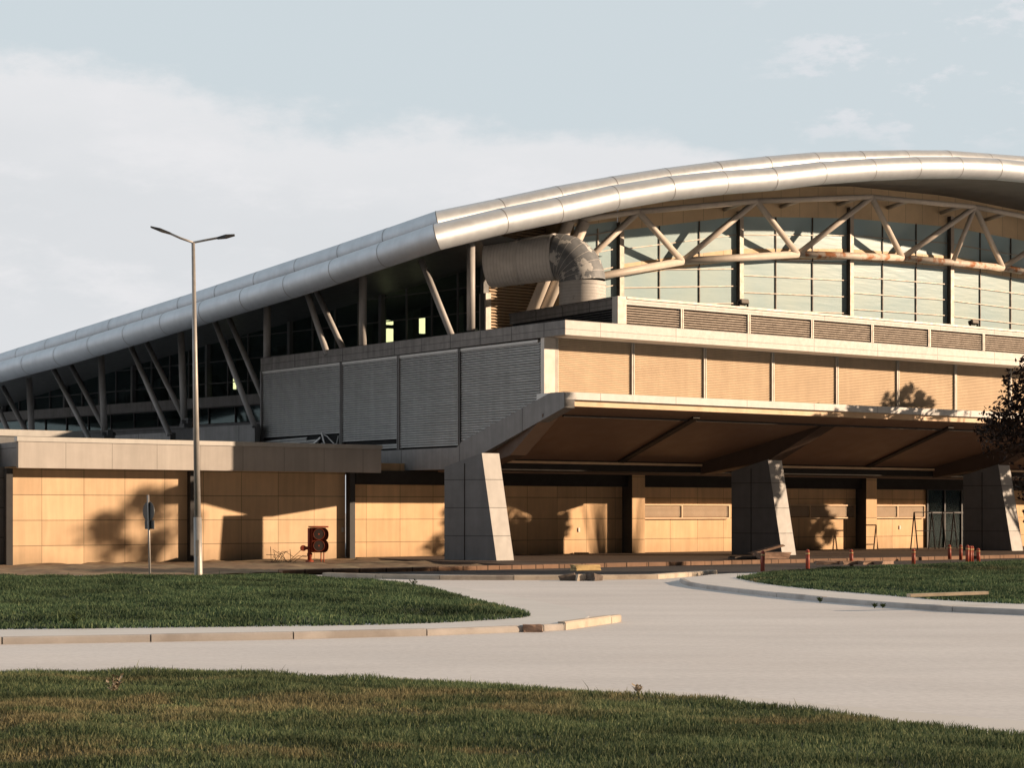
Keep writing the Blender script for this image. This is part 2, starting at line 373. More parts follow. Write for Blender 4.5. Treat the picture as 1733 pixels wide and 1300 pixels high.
# ribs across the soffit
def zs(d): return 6.46-(d+2.7)*(1.96/6.6)
for s0 in (8.0,24.0,40.0):
    mb=MB(); mb.bar((s0,-2.2,zs(-2.2)-.04),(s0+.5,3.84,zs(3.84)-.04),.34,.12); P(mb,'soffit_rib','soffitrib')
mb=MB(); mb.bar((1.2,-1.75,zs(-1.75)-.03),(SE,-1.75,zs(-1.75)-.03),.12,.08); P(mb,'soffit_rib','soffitrib')
# --- ledge and strips (front)
ext([(-3.0,6.74),(-1.2,6.74),(-1.2,7.04),(-3.0,7.04)],'lower_ledge','ledge')
ext([(-2.82,6.48),(-2.6,6.48),(-2.6,6.735),(-2.82,6.735)],'ledge_trim','strip',th=.15)
ext([(-3.0,9.36),(-1.75,9.36),(-1.75,9.97),(-3.0,9.97)],'front_cornice','cornice')
ext([(-1.74,9.37),(-1.3,9.37),(-1.3,9.9),(-1.74,9.9)],'cornice_inner','black')
ext([(-1.2,9.5),(.4,9.5),(.4,9.72),(-1.2,9.72)],'canopy_roof','roof',th=.5)
# front louvres
ds=-1.6
divs=[.95+4*k for k in range(0,15)]
first=sl(ds)
mb=MB(); mb.box(first+.02,first+.62,ds-.06,ds+.2,7.0,9.36); P(mb,'corner_post','post')
for i in range(len(divs)-1):
    a,b=divs[i]+.07,divs[i+1]-.07
    mb=MB(); mb.box(a-.1,b+.1,ds+.12,ds+.2,7.0,9.36,1)
    z=7.06
    while z<9.33:
        mb.add([(a,ds+.05,z+.070),(b,ds+.05,z+.070),(b,ds,z),(a,ds,z)],[(0,1,2,3)],0)
        mb.add([(a,ds,z),(b,ds,z),(b,ds+.012,z-.014),(a,ds+.012,z-.014)],[(0,1,2,3)],0)
        z+=.073
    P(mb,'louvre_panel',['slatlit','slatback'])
    mb=MB(); mb.box(divs[i]-.07,divs[i]-.02,ds-.07,ds+.1,7.04,9.36); mb.box(divs[i]+.02,divs[i]+.07,ds-.07,ds+.1,7.04,9.36); P(mb,'louvre_mullion','post')
# --- side face: cornice, beams, louvres.
Wl = Vector((W2L(A2[0]+W2_DIR[0],A2[1]+W2_DIR[1])[0]-W2L(*A2)[0], W2L(A2[0]+W2_DIR[0],A2[1]+W2_DIR[1])[1]-W2L(*A2)[1],0)).normalized()
Nl = Vector((Wl.y,-Wl.x,0))   # points inward (+s)
O2 = Vector((.42,-3.0,0))
def sp(t,z,o=0): 
    p=O2+Wl*t+Nl*o; return (p.x,p.y,z)
def tt(px): 
    q=side_at(px); return (Vector((q[0],q[1],0))-O2).length
TE=tt(442)
def side_poly(prof, o0, o1, name, m):
    n=len(prof); vs=[sp(t,z,o0) for t,z in prof]+[sp(t,z,o1) for t,z in prof]
    mb=MB(); mb.add(vs,[tuple(range(n)),tuple(range(n,2*n))[::-1]]+[(i,n+i,n+(i+1)%n,(i+1)%n) for i in range(n)]); return P(mb,name,m)
side_poly([(0.0,9.36),(TE,9.30),(TE,9.97),(0.0,9.965)],-.03,.4,'side_cornice','side')
side_poly([(1.75,9.17),(TE-.1,9.17),(TE-.1,9.29),(1.75,9.29)],.0,.2,'side_trim','coping')
tk=tt(779)
side_poly([(0,6.40),(0,7.04),(.9,7.04),(tk-.1,5.2),(tk-.1,4.16)],-.06,.5,'sloping_beam','sidebeam')
side_poly([(tk-.07,4.15),(tk-.07,5.15),(tk+.2,4.98),(TE,4.98),(TE,4.05),(tk+.4,4.03)],-.04,.5,'side_beam','sidebeam')
def beamz(t): return 7.04-(t-.9)*(1.84/(tk-1.0)) if t<tk else 5.0
edges=[1.55,tt(777),tt(674),tt(577),TE]
for i in range(4):
    a,b=edges[i]+.09,edges[i+1]-.09
    mb=MB()
    zlo=4.95
    if i==0: mb.add([sp(a,beamz(a)-.1,.16),sp(b,beamz(b)-.1,.16),sp(b,9.25,.16),sp(a,9.25,.16)],[(0,1,2,3)],1)
    else: mb.add([sp(a,zlo,.16),sp(b,zlo,.16),sp(b,9.25,.16),sp(a,9.25,.16)],[(0,1,2,3)],1)
    z=9.12; k=0
    while z>5.02:
        a0=a
        if i==0:
            # clip against sloping beam
            if z<beamz(a): a0=.9+(7.04-z)/(1.84/(tk-1.0))
            if a0>b-.05: break
        za=zb2=z; a1,b1=a0,b; skip=False
        if i==3:   # torn strip low in the far panel
            if 5.62<z<5.90: 
                skip=True
                if z<5.80: a1=a+3.0; za=z+.02; zb2=z-.05; skip=False
            elif z<=5.62: a1=a+1.9; za=z+.10+.03*(5.62-z); zb2=z-.04
            if z<5.35: a1=a+3.4
        if i==2 and 5.16<z<5.42: skip=(z>5.3); b1=b-1.9; a1=a+.1
        if not skip:
            w=.010*math.sin(k*1.7+i)
            mb.add([sp(a1,za+.074,.10+w),sp(b1,zb2+.074,.10),sp(b1,zb2,.02),sp(a1,za,.02+w)],[(0,1,2,3)],0)
            mb.add([sp(a1,za,.02+w),sp(b1,zb2,.02),sp(b1,zb2-.02,.025),sp(a1,za-.02,.025+w)],[(0,1,2,3)],0)
        z-=.106; k+=1
    if i==3:
        for (ta,z0_,tb,z1_) in ((a+2.6,5.3,a+1.6,5.75),(a+2.0,5.3,a+1.4,5.45),(a+1.2,5.25,a+1.5,6.0)):
            mb.bar(sp(ta,z0_,-.03),sp(tb,z1_,-.06),.03,.09,0)
        mb.tube([sp(a+1.5,5.9,.05),sp(a+1.1,5.8,0),sp(a+.5,5.45,-.03),sp(a+.3,5.3,.0)],.03,6,0)
        mb.tube([sp(a+2.3,5.35,.0),sp(a+1.2,5.3,-.05),sp(a+.3,5.42,.02),sp(a+.2,5.8,.05)],.03,6,0)
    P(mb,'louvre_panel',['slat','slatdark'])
for i,e in enumerate(edges[1:4]):
    mb=MB(); 
    for dt in (-.055,.055): mb.bar(sp(e+dt,5.0 if i else 5.1,.03),sp(e+dt,9.3,.03),.06,.12,0,up=(1,0,0))
    mb.bar(sp(e,5.0 if i else 5.1,.06),sp(e,9.3,.06),.06,.08,1,up=(1,0,0))
    P(mb,'louvre_mullion',['sidebeam','slatdark'])
mb=MB(); mb.bar(sp(TE-.02,4.2,.03),sp(TE-.02,9.3,.03),.14,.14,0,up=(1,0,0)); P(mb,'corner_post','sidebeam')
# inner closure of the block end and its roof
e=sp(TE,0,0); mb=MB(); mb.add([(e[0]-.0,e[1],4.1),(e[0]+8,e[1]+.6,4.1),(e[0]+8,e[1]+.6,9.6),(e[0],e[1],9.6)],[(0,1,2,3)]); P(mb,'end_wall','piers')
mb=MB(); mb.hexa([sp(1.0,9.55,.42),sp(TE,9.55,.42),(e[0]+8,e[1]+.6,9.55),(8,0.4,9.55)],[sp(1.0,9.7,.42),sp(TE,9.7,.42),(e[0]+8,e[1]+.6,9.7),(8,.4,9.7)]); P(mb,'block_roof','roof')
# --- vent tier
T0=.5; TS=5.72; ZT=11.64
mb=MB(); mb.box(TS+.5,SE,T0-.04,T0+.3,11.30,ZT-.10); P(mb,'tier_parapet','cornice')
mb=MB(); mb.box(TS+.5,SE,T0-.10,T0+.34,ZT-.097,ZT); P(mb,'tier_coping','post')
mb=MB(); mb.box(TS+.5,SE,T0-.04,T0+.3,9.7,10.38); P(mb,'tier_base','ledge')
mb=MB(); mb.box(TS,TS+.48,T0-.08,T0+.34,9.7,ZT); P(mb,'tier_corner_post','post')
vd=[TS+.45]+[9.4+4*k for k in range(0,13)]
for i in range(len(vd)-1):
    a,b=vd[i]+.09,vd[i+1]-.09
    mb=MB(); mb.box(a-.1,b+.1,T0+.16,T0+.22,10.38,11.3,1)
    for k in range(8):
        z=10.43+k*.108
        mb.add([(a,T0+.12,z+.06),(b,T0+.12,z+.06),(b,T0,z),(a,T0,z)],[(0,1,2,3)],0)
        mb.add([(a,T0,z),(b,T0,z),(b,T0,z-.022),(a,T0,z-.022)],[(0,1,2,3)],0)
    P(mb,'vent_panel',['slatvent','slatdark'])
    mb=MB(); mb.box(b+.01,b+.07,T0-.05,T0+.15,10.38,11.3); mb.box(b+.11,b+.17,T0-.05,T0+.15,10.38,11.3); P(mb,'vent_mullion','post')
# tier side face
mb=MB(); mb.box(TS,TS+.3,T0+.35,8.9,11.12,ZT-.1); mb.box(TS-.05,TS+.34,T0+.35,8.9,ZT-.097,ZT-.0); P(mb,'tier_side_parapet','side')
mb=MB(); mb.box(TS+.15,TS+.2,T0+.35,8.9,9.72,11.12,1)
for k in range(12):
    z=9.8+k*.108; mb.add([(TS+.12,T0+.35,z+.06),(TS+.12,8.9,z+.06),(TS,8.9,z),(TS,T0+.35,z)],[(0,1,2,3)],0)
P(mb,'tier_side_vent',['sidebeam','slatdark'])
mb=MB(); mb.box(TS+.35,SE,T0+.36,8.9,11.1,11.2); P(mb,'tier_roof','roof')
# --- front glazing
hs=[-10,4,12.3,20.2,28.2,36.2,44.2,52.2,60]; hz=[10.0,11.9,13.9,15.35,16.0,16.25,15.95,15.2,13.8]
def head(s): 
    return float(np.interp(s,hs,hz))
ts=[-2.6,.6,3.5,6.6,9.8,13,16.1,19.3,22.7,25.9,29,32,34.4,38,41.5,45,48.5,52,56,60]
tzv=[13.75,14.65,15.4,16.25,17.0,17.6,18.1,18.72,19.26,19.7,20.05,20.3,20.4,20.4,20.2,19.9,19.5,18.9,18.0,17.0]
def ztube(s): return float(np.interp(s,ts,tzv))
TDT,TDB=7.0,8.3
_t=[on_d(px,py,TDT) for px,py in ((955,375),(1080,358),(1280,340),(1475,333),(1650,350),(1808,381))]
_b=[on_d(px,py,TDB) for px,py in ((952,479),(1155,442),(1350,430),(1527,436),(1697,453),(1845,481))]
cs_=[p[0] for p in _t]+[_t[-1][0]+8]; cz=[p[2] for p in _t]+[_t[-1][2]-1.3]
bs=[p[0] for p in _b]+[_b[-1][0]+8]; bz=[p[2] for p in _b]+[_b[-1][2]-1.5]
def _ex(x,X,Z):
    if x<X[0]: return Z[0]+(x-X[0])*(Z[1]-Z[0])/(X[1]-X[0])
    return float(np.interp(x,X,Z))
def ctop(s): return _ex(s,cs_,cz)
def cbot(s): return _ex(s,bs,bz)
GD=9.0; GM=[4.4,12.3,20.2,28.2,36.2,44.2,52.2,SE]
def strip(s0,s1,f0,f1,d,n=8,mi=0,mb=None):
    mb=mb or MB(); xs=np.linspace(s0,s1,n+1)
    for a,b in zip(xs[:-1],xs[1:]): mb.add([(a,d,f0(a)),(b,d,f0(b)),(b,d,f1(b)),(a,d,f1(a))],[(0,1,2,3)],mi)
    return mb
for i in range(1,len(GM)-1):
    a,b=GM[i],GM[i+1]
    g=P(strip(a,b,lambda s:11.0,head,GD),'window','gf')
    fr=MB(); nc=3
    for k in range(1,nc):
        x=a+(b-a)*k/nc; fr.box(x-.025,x+.025,GD-.07,GD-.003,11.1,head(x)+2.3)
    for k in range(7):
        # glazing bars run parallel to the arch
        off=-.05-.9*k
        for c in range(6):
            x0,x1=a+(b-a)*c/6,a+(b-a)*(c+1)/6
            if head(min(x0,x1))+off>11.1: fr.bar((x0,GD-.05,head(x0)*.45+head((a+b)/2)*.55+off),(x1,GD-.05,head(x1)*.45+head((a+b)/2)*.55+off),.05,.045,1)
    fr.bar((a,GD-.045,head(a)+1.35),(b,GD-.045,head(b)+1.35),.05,.045,1)
    P(fr,'frame',['mull','mullw'],g)
    g2=P(strip(a,b,lambda s:head(s)+.62,lambda s:min(head(s)+2.3,ctop(s)-.2),GD),'window','gf')
    P(strip(a,b,head,lambda s:head(s)+.62,GD-.03),'spandrel_panel','panel')
    P(strip(a,b,lambda s:min(head(s)+2.3,ctop(s)-.2),lambda s:ctop(s)+1.2,GD-.03),'upper_panel','panel')
    # main mullion, its left face darkened: shade put into the colour
    mb=MB(); mb.box(a-.09,a+.17,GD-.30,GD-.035,11.0,ctop(a)-.3,0); mb.box(a-.10,a-.092,GD-.30,GD-.035,11.0,ctop(a)-.3,1)
    P(mb,'main_mullion',['mullw','mull'])
# louvred front corner next to the duct, set back behind the front glazing
GC=11.6; GS=on_d(821,500,GC)[0]; GE=9.6
mb=strip(GS,GE+.4,lambda s:9.8,lambda s:ctop(s)+1.2,GC+.02,mi=1)
z=9.9
while z<17.2:
    mb.add([(GS+.2,GC-.02,z+.10),(GE+.3,GC-.02,z+.10),(GE+.3,GC-.12,z),(GS+.2,GC-.12,z)],[(0,1,2,3)],0)
    z+=.15
P(mb,'corner_louvre',['slatlit','slatback'])
mb=MB(); mb.box(GE+.05,GE+.15,GD+.01,GC,9.8,17.5); P(mb,'recess_wall','panel')
g=P(strip(GE,12.25,lambda s:11.0,lambda s:ctop(s)-.2,GD),'window','gf')
mb=MB(); [mb.bar((GE,GD-.05,z),(12.2,GD-.05,z+.6),.05,.05) for z in (12.0,12.9,13.8,14.7,15.6)]; mb.box(11.0,11.06,GD-.07,GD-.003,11.1,16.2); P(mb,'frame','mullw',g)
P(strip(GE,12.25,lambda s:ctop(s)-.2,lambda s:ctop(s)+1.2,GD),'upper_panel','panel')
mb=MB(); mb.box(GS-.15,GS+.15,GC-.3,GC+.3,9.6,12.9); P(mb,'corner_post','post')
# --- truss
def chord(f, ss, name, mats, r, d=None, mset=None):
    for a,b in zip(ss[:-1],ss[1:]):
        mb=MB(); mb.tube([(a,d,f(a)),(b,d,f(b))],r,16); P(mb,name,mats if not mset else mset(a,b))
tn=cs_; bn=bs
chord(ctop,tn,'top_chord','steel',.145,d=TDT)
chord(cbot,bn,'bottom_chord','steel',.19,d=TDB,mset=lambda a,b:'rust' if a>21 else 'steel')
def member(sa,za,sb,zb,r=.16,name='truss_diagonal',m='steel',da=TDT,db=TDB):
    mb=MB(); mb.tube([(sa,da,za),(sb,db,zb)],r,14); P(mb,name,m)
for i in range(len(tn)-1):
    s=tn[i]
    if i: member(s,ctop(s),bn[i],cbot(bn[i]))
    member(tn[i+1],ctop(tn[i+1]),bn[i],cbot(bn[i]))
x_=on_d(1612,440,TDB)[0]; member(tn[4],ctop(tn[4]),x_,cbot(x_),.14)
# purlins behind the top chord
for s in (19.0,23,27.2,31,35.3,39):
    mb=MB(); mb.tube([(s,TDT,ctop(s)+.02),(s+.2,GD-.1,ctop(s)-.1)],.11,10); P(mb,'roof_purlin','steel')
# two steep supports by the duct
for (pa,pb) in (((964,372),(905,516)),((990,374),(926,516))):
    a=on_d(*pa,TDT-.4); b=on_d(*pb,TDB+.1); b=tuple(a[i]+(b[i]-a[i])*1.5 for i in range(3))
    mb=MB(); mb.tube([a,b],.28,16); P(mb,'support_column','steel')
# --- roof edge tubes
CW=L2W(-2.6,2.0)
def side_pts(lst, A, dtop):
    out=[]
    for px,py in lst:
        q=on_line(px,py,A,W_DIR); out.append(Vector(lp((q[0],q[1],q[2]-dtop))))
    return out
t1=side_pts([(0,630),(124,597),(310,540),(520,476),(740,401)],CW,0)
CW2=(CW[0]*1.047,CW[1]*1.047)
t2=side_pts([(0,599.5),(124,560.6),(317,500),(469,450),(619,400),(743,357)],CW2,.55)
def resample(pts, step):
    out=[pts[0]]; acc=0
    L_=[0]
    for a,b in zip(pts[:-1],pts[1:]): L_.append(L_[-1]+(b-a).length)
    n=max(1,round(L_[-1]/step)); res=[]
    for k in range(n+1):
        x=L_[-1]*k/n; j=min(max(np.searchsorted(L_,x)-1,0),len(pts)-2)
        f=(x-L_[j])/(L_[j+1]-L_[j]); res.append(pts[j].lerp(pts[j+1],f))
    return res
def extend(pts,l):
    d=(pts[0]-pts[1]).normalized(); return [pts[0]+d*l+Vector((0,0,-.08*l*.3))]+pts
side1=resample(extend(t1,16),3.1); side2=resample(extend(t2,16),3.1)
front1=[Vector((s,2.0,z)) for s,z in zip(ts,tzv)]
up=[(743,357),(818,342),(910,322),(962,311),(1095,289),(1187,276),(1275,267),(1354,259),(1439,256),(1514,254.5),(1591,254),(1657,259),(1733,264.5)]
D2=5.0
front2=[]
for px,py in up:
    q=on_d(px,py,D2); front2.append(Vector((q[0],q[1],q[2]-.55)))
l=front2[-1]
for k in range(1,7): front2.append(Vector((l.x+3.8*k,D2,l.z-.09*k*k)))
front2=resample(front2,3.2)
front2[0]=side2[-1]
def rooftube(path,name,r=.56,jn=.005):
    mb=MB()
    for i in range(len(path)-1):
        a,b=path[i],path[i+1]; d=(b-a).normalized(); j=1+random.uniform(-jn,jn)
        d0=(path[i]-path[i-1]).normalized() if i else d; d2=(path[i+2]-path[i+1]).normalized() if i+2<len(path) else d
        # ends cut on the mitre plane
        def ring(p,dn):
            side=d.cross(Vector((0,0,1))).normalized(); up=side.cross(d)
            out=[]
            for k in range(32):
                an=2*math.pi*k/32; o=(side*math.cos(an)+up*math.sin(an))*r*j
                o=o-d*(o.dot(dn)/d.dot(dn)); out.append(p+o)
            return out
        A_=ring(a,(d0+d).normalized()); B_=ring(b,(d2+d).normalized())
        mb.add(A_+B_,[(k,(k+1)%32,32+(k+1)%32,32+k) for k in range(32)],0,True)
        if i:
            dn=(d0+d).normalized(); 
            C_=[p+dn*.018-(p-a)*-.012 for p in A_]; D_=[p-dn*.018-(p-a)*-.012 for p in A_]
            mb.add(D_+C_,[(k,(k+1)%32,32+(k+1)%32,32+k) for k in range(32)],1,True)
    # longitudinal seam, low on the outside
    return P(mb,name,['tube','tubeseam'])
rooftube(side1+front1[1:],'roof_edge_tube')
rooftube(side2+front2[1:],'upper_roof_tube')
# roof sheets
def loft(A,B,name,m,flip=False,n=40):
    def rs(P_):
        L_=[0]
        for a,b in zip(P_[:-1],P_[1:]): L_.append(L_[-1]+(b-a).length)
        out=[]
        for k in range(n+1):
            x=L_[-1]*k/n; j=min(max(int(np.searchsorted(L_,x))-1,0),len(P_)-2)
            out.append(P_[j].lerp(P_[j+1],(x-L_[j])/(L_[j+1]-L_[j])))
        return out
    a=rs(A); b=rs(B); mb=MB(); mb.add(a+b,[(i,i+1,n+2+i,n+1+i) for i in range(n)],0,True); return P(mb,name,m)
dz=Vector((0,0,.1))
loft([p+dz for p in side1],[p-Vector((0,0,.1)) for p in side2],'roof_sheet','roof')
loft([p+dz for p in front1],[p-Vector((0,0,.1)) for p in front2],'roof_sheet','roof')
inn=Vector((Wl.x,Wl.y,0))
loft(side2,[p+Vector((12,4,0.0)) for p in side2],'roof_sheet','roof')
loft(front2,[p+Vector((0,24,-.5)) for p in front2],'roof_sheet','roof')
# --- side glazing, posts and struts
GA=L2W(GS,GC)
PA=(-1.116,79.87); SA=(-1.091,78.1)
wl=Vector((*(np.array(W2L(GA[0]+W_DIR[0],GA[1]+W_DIR[1]))-np.array(W2L(*GA))),0)).normalized(); nl=Vector((wl.y,-wl.x,0))
g0=Vector((GS,GC,0))
def gp(t,z,o=0):
    p=g0+wl*t+nl*o; return (p.x,p.y,z)
def gtop(t): return float(np.interp(t,[0,8,16,24,34,44,60],[15.5,14.5,13.7,13.0,12.0,11.1,9.6]))
GL=62
loft([p-Vector((0,0,.45)) for p in side1],[Vector(gp(t,gtop(t)+.15,0)) for t in np.linspace(GL,0,20)],'roof_soffit','rsoffit')
loft([p-Vector((0,0,.45)) for p in front1],[Vector((GS,GC,ctop(GS)+.7))]+[Vector((s,GD,ctop(s)+.9)) for s in np.linspace(GE,60,28)],'roof_soffit','rsoffit')
# glazing bays
bay=7.45
k=0; t=0.0
while t<GL-1:
    a,b=t,t+bay
    mb=MB(); n=4
    for i in range(n):
        x0,x1=a+(b-a)*i/n,a+(b-a)*(i+1)/n; zb_=9.3 if t<18 else 8.56
        mb.add([gp(x0,8.76),gp(x1,8.76),gp(x1,gtop(x1)),gp(x0,gtop(x0))],[(3,2,1,0)])
    g=P(mb,'side_window','gs')
    fr=MB()
    for i in range(n):
        x=a+(b-a)*i/n; fr.bar(gp(x,8.5,-.04),gp(x,gtop(x),-.04),.09 if i else .30,.09 if i else .3,0,up=(1,0,0))
    z=9.55
    while z<14.6:
        if z<gtop(b): fr.bar(gp(a,z,-.04),gp(b,z,-.04),.06,.05,0)
        z+=1.25
    P(fr,'frame','mullg' if 'mullg' in M else 'dpost',g)
    t+=bay; k+=1
mb=MB(); mb.hexa([gp(0,8.18,-.35),gp(GL,8.18,-.35),gp(GL,8.18,.2),gp(0,8.18,.2)],[gp(0,8.75,-.35),gp(GL,8.75,-.35),gp(GL,8.75,.2),gp(0,8.75,.2)]); P(mb,'floor_band','sidebeam')
mb=MB(); mb.add([gp(0,7.2,.02),gp(GL,7.2,.02),gp(GL,8.17,.02),gp(0,8.17,.02)],[(3,2,1,0)]); g=P(mb,'side_window','gs')
fr=MB()
for i in range(26): fr.bar(gp(i*2.48,7.2,-.02),gp(i*2.48,8.17,-.02),.07,.06,0,up=(1,0,0))
for z in (7.22,8.15): fr.bar(gp(0,z,-.02),gp(GL,z,-.02),.06,.05,0)
P(fr,'frame','dpost',g)
mb=MB(); mb.hexa([gp(0,4.5,-.1),gp(GL,4.5,-.1),gp(GL,4.5,.3),gp(0,4.5,.3)],[gp(0,7.19,-.1),gp(GL,7.19,-.1),gp(GL,7.19,.3),gp(0,7.19,.3)]); P(mb,'lower_side_wall','piers')
# dim interior behind the side glass
mb=MB()
for t0_ in np.arange(-.2,GL,3.0):
    t1_=t0_+3; h0,h1=gtop(max(t0_,0))+.1,gtop(max(t1_,0))+.1
    mb.add([gp(t0_,4.6,7),gp(t1_,4.6,7),gp(t1_,h1,7),gp(t0_,h0,7)],[(0,1,2,3)]); mb.add([gp(t0_,h0,.05),gp(t1_,h1,.05),gp(t1_,h1,7),gp(t0_,h0,7)],[(0,1,2,3)])
mb.add([gp(0,6.5,.05),gp(GL,6.5,.05),gp(GL,6.5,7),gp(0,6.5,7)],[(0,1,2,3)]); mb.add([gp(0,8.3,.25),gp(GL,8.3,.25),gp(GL,8.3,7),gp(0,8.3,7)],[(0,1,2,3)])
mb.add([gp(GL,5,.05),gp(GL,9,.05),gp(GL,9,7),gp(GL,5,7)],[(0,1,2,3)])
for q in range(16): mb.bar(gp(2+q*3.9,8.3,4.5),gp(2+q*3.9,gtop(2+q*3.9),4.5),.5,.5,0)
P(mb,'interior_wall','interior')
def gt(px):
    q=lp(on_line(px,600,GA,W_DIR)); return (Vector((q[0],q[1],0))-g0).length
def glow(px,y0,y1,w=.18):
    t=gt(px); z0=on_line(px,y1,GA,W_DIR)[2]; z1=on_line(px,y0,GA,W_DIR)[2]
    mb=MB(); mb.bar(gp(t,z0,.6),gp(t,z1,.6),w,w*2,0,up=(1,0,0)); P(mb,'interior_lamp','glow')
glow(645,555,578,.17); glow(645,541,548,.17); glow(700,536,563,.14); glow(383,640,658,.08)
# posts + struts
def wpt(px,py,A): return lp(on_line(px,py,A,W_DIR))
posts=[(797,412,560),(614,468,590),(452,520,612),(309,560,716),(174,600,738),(52,640,760)]
for i,(px,y0,y1) in enumerate(posts):
    mb=MB(); a=wpt(px-(3 if i>2 else 0),y0,PA); b=wpt(px+(3 if i>2 else 0),y1,PA); mb.tube([a,b],.19,14); P(mb,'side_post','sstrut')
for (p,q) in (((388,540),(452,690)),((248,580),(318,722)),((121,620),(187,745)),((5,655),(52,745)),((535,492),(585,600))):
    mb=MB(); mb.tube([wpt(*p,PA),wpt(*q,PA)],.15,12); P(mb,'side_strut','sstrut')
for (p,q) in (((362,540),(431,722)),((220,584),(287,736)),((90,624),(154,748)),((-20,650),(18,740)),((518,492),(554,600)),((713,440),(766,572))):
    mb=MB(); mb.tube([wpt(*p,SA),wpt(*q,SA)],.15,12); P(mb,'side_strut','sstrut')
for px,py in ((318,716),(183,736)):
    q=wpt(px,py,PA); mb=MB(); mb.box(q[0]-.35,q[0]+.35,q[1]-.3,q[1]+.3,q[2]-.25,q[2]-.05); mb.box(q[0]-.15,q[0]+.15,q[1]-.35,q[1]+.35,q[2]-.05,q[2]+.25); mb.tube([(q[0]-.4,q[1],q[2]+.02),(q[0]+.4,q[1],q[2]+.02)],.13,10); P(mb,'post_bearing','piers')
# low base walls that carry the outer struts
for (x0,x1,yy) in ((326,431,724),(195,288,737),(60,154,750)):
    a=Vector(wpt(x0,yy,SA)); b=Vector(wpt(x1,yy,SA)); b.z=a.z
    mb=MB(); mb.hexa([(a.x,a.y,4.6),(b.x,b.y,4.6),(b.x+.4,b.y+.2,4.6),(a.x+.4,a.y+.2,4.6)],[(a.x,a.y,a.z),(b.x,b.y,a.z),(b.x+.4,b.y+.2,a.z),(a.x+.4,a.y+.2,a.z)]); P(mb,'base_wall','sidebeam')
# small wall plates
for px,py,d in ((980,897,7.97),(1523,893,7.97)):
    q=on_d(px,py,d); mb=MB(); mb.box(q[0]-.05,q[0]+.05,d-.02,d+.01,q[2]-.1,q[2]+.1); P(mb,'wall_plate','white')
# glass entrance at the right
a=on_d(1568,900,7.95)[0]; b=a+4.2
mb=MB(); mb.box(a,b,7.93,7.97,0,3.4); g=P(mb,'glass_door','gs')
mb=MB()
for x in (a,a+1.4,a+2.8,b): mb.box(x-.05,x+.05,7.85,7.925,0,3.4)
for z in (.03,2.1,3.4): mb.box(a,b,7.86,7.92,z-.04,z+.04)
P(mb,'frame','dpost',g)
# ================================================================= ANNEX
AB = empty('annex_building',(OX,OY,0),ANG,'low stone-clad side wing with deep flat roof edge left of the louvred block','building')
mb=MB(); mb.box(-19.0,-3.7,8.0,8.4,-.3,3.95); mb.build('stone_wall',M['wall_l'],AB)
mb=MB(); mb.box(-40,-19.3,9.6,9.9,-.3,3.95); mb.build('stone_wall',M['wall_l'],AB)
mb=MB(); mb.box(-19.3,-19.0,8.0,9.9,-.3,3.95); mb.build('stone_wall',M['piers'],AB)
for s0 in (-11.25,-19.05):
    mb=MB(); mb.box(s0,s0+.26,7.65,7.98,-.3,3.88); mb.build('steel_post',M['dpost'],AB)
mb=MB(); mb.box(-18.8,-2.44,7.0,7.2,3.89,4.93); mb.build('roof_fascia',M['fascia'],AB)
mb=MB(); mb.box(-18.85,-2.40,6.95,7.3,4.935,5.12); mb.build('roof_coping',M['coping'],AB)
mb=MB(); mb.box(-18.8,-2.44,7.21,24,3.96,4.92); mb.build('roof_slab',M['piers'],AB)
mb=MB(); mb.box(-40,-18.82,9.2,24,3.96,4.92); mb.build('roof_slab',M['piers'],AB)
mb=MB(); mb.box(-40,-13.0,15.5,24,5.5,5.78); mb.build('rear_coping',M['coping'],AB)
mb=MB(); mb.box(-40,-13.1,15.6,24,4.93,5.49); mb.build('rear_upstand',M['piers'],AB)
q=on_d(580,897,7.97); mb=MB(); mb.box(q[0]-.05,q[0]+.05,7.96,7.99,q[2]-.1,q[2]+.1); mb.build('wall_plate',M['white'],AB)

# ================================================================= DUCT
dc=(3.26,82.2); 
VX,VY=-UY,UX
D0=empty('ventilation_duct',(dc[0],dc[1],11.2),math.atan2(.32,-.95)-math.pi/2,'fat white ribbed air duct whose grey peeling elbow bends down onto the roof','duct')
R=1.08; zax=2.85; br=1.25
mb=MB(); mb.tube([(0,0,0),(0,0,zax-br+.0)],R,40,0,cap=False)
for z in (0.15,1.45): mb.tube([(0,0,z),(0,0,z+.07)],R*1.02,40,0,cap=False)
mb.build('riser',M['ductr'],D0)
segs=7; pts=[]
for k in range(segs+1):
    a=math.pi/2*k/segs; pts.append((0,br-br*math.cos(a),zax-br+br*math.sin(a)))
mb=MB(); mb.tube(pts,R,40,0,cap=False,sm=True)
for k in range(1,segs):
    p=Vector(pts[k]); q=Vector(pts[k+1])-Vector(pts[k-1]); q.normalize(); mb.tube([p-q*.007,p+q*.007],R*1.012,40,1,cap=False)
mb.build('elbow',[M['ducte'],M['ductw']],D0)
mb=MB(); n=46; L0,L1=br,4.55
mb.tube([(0,L0+(L1-L0)*i/n,zax-.25*i/n) for i in range(n+1)],[R*(1.0 if i%2 else .994) for i in range(n+1)],40,0,cap=True)
for y in (L0+.02,L0+1.7): mb.tube([(0,y,zax-(.08*(y-L0))),(0,y+.1,zax-.08*(y-L0))],R*1.025,40,0,cap=False)
mb.build('pipe',M['ductw'],D0)

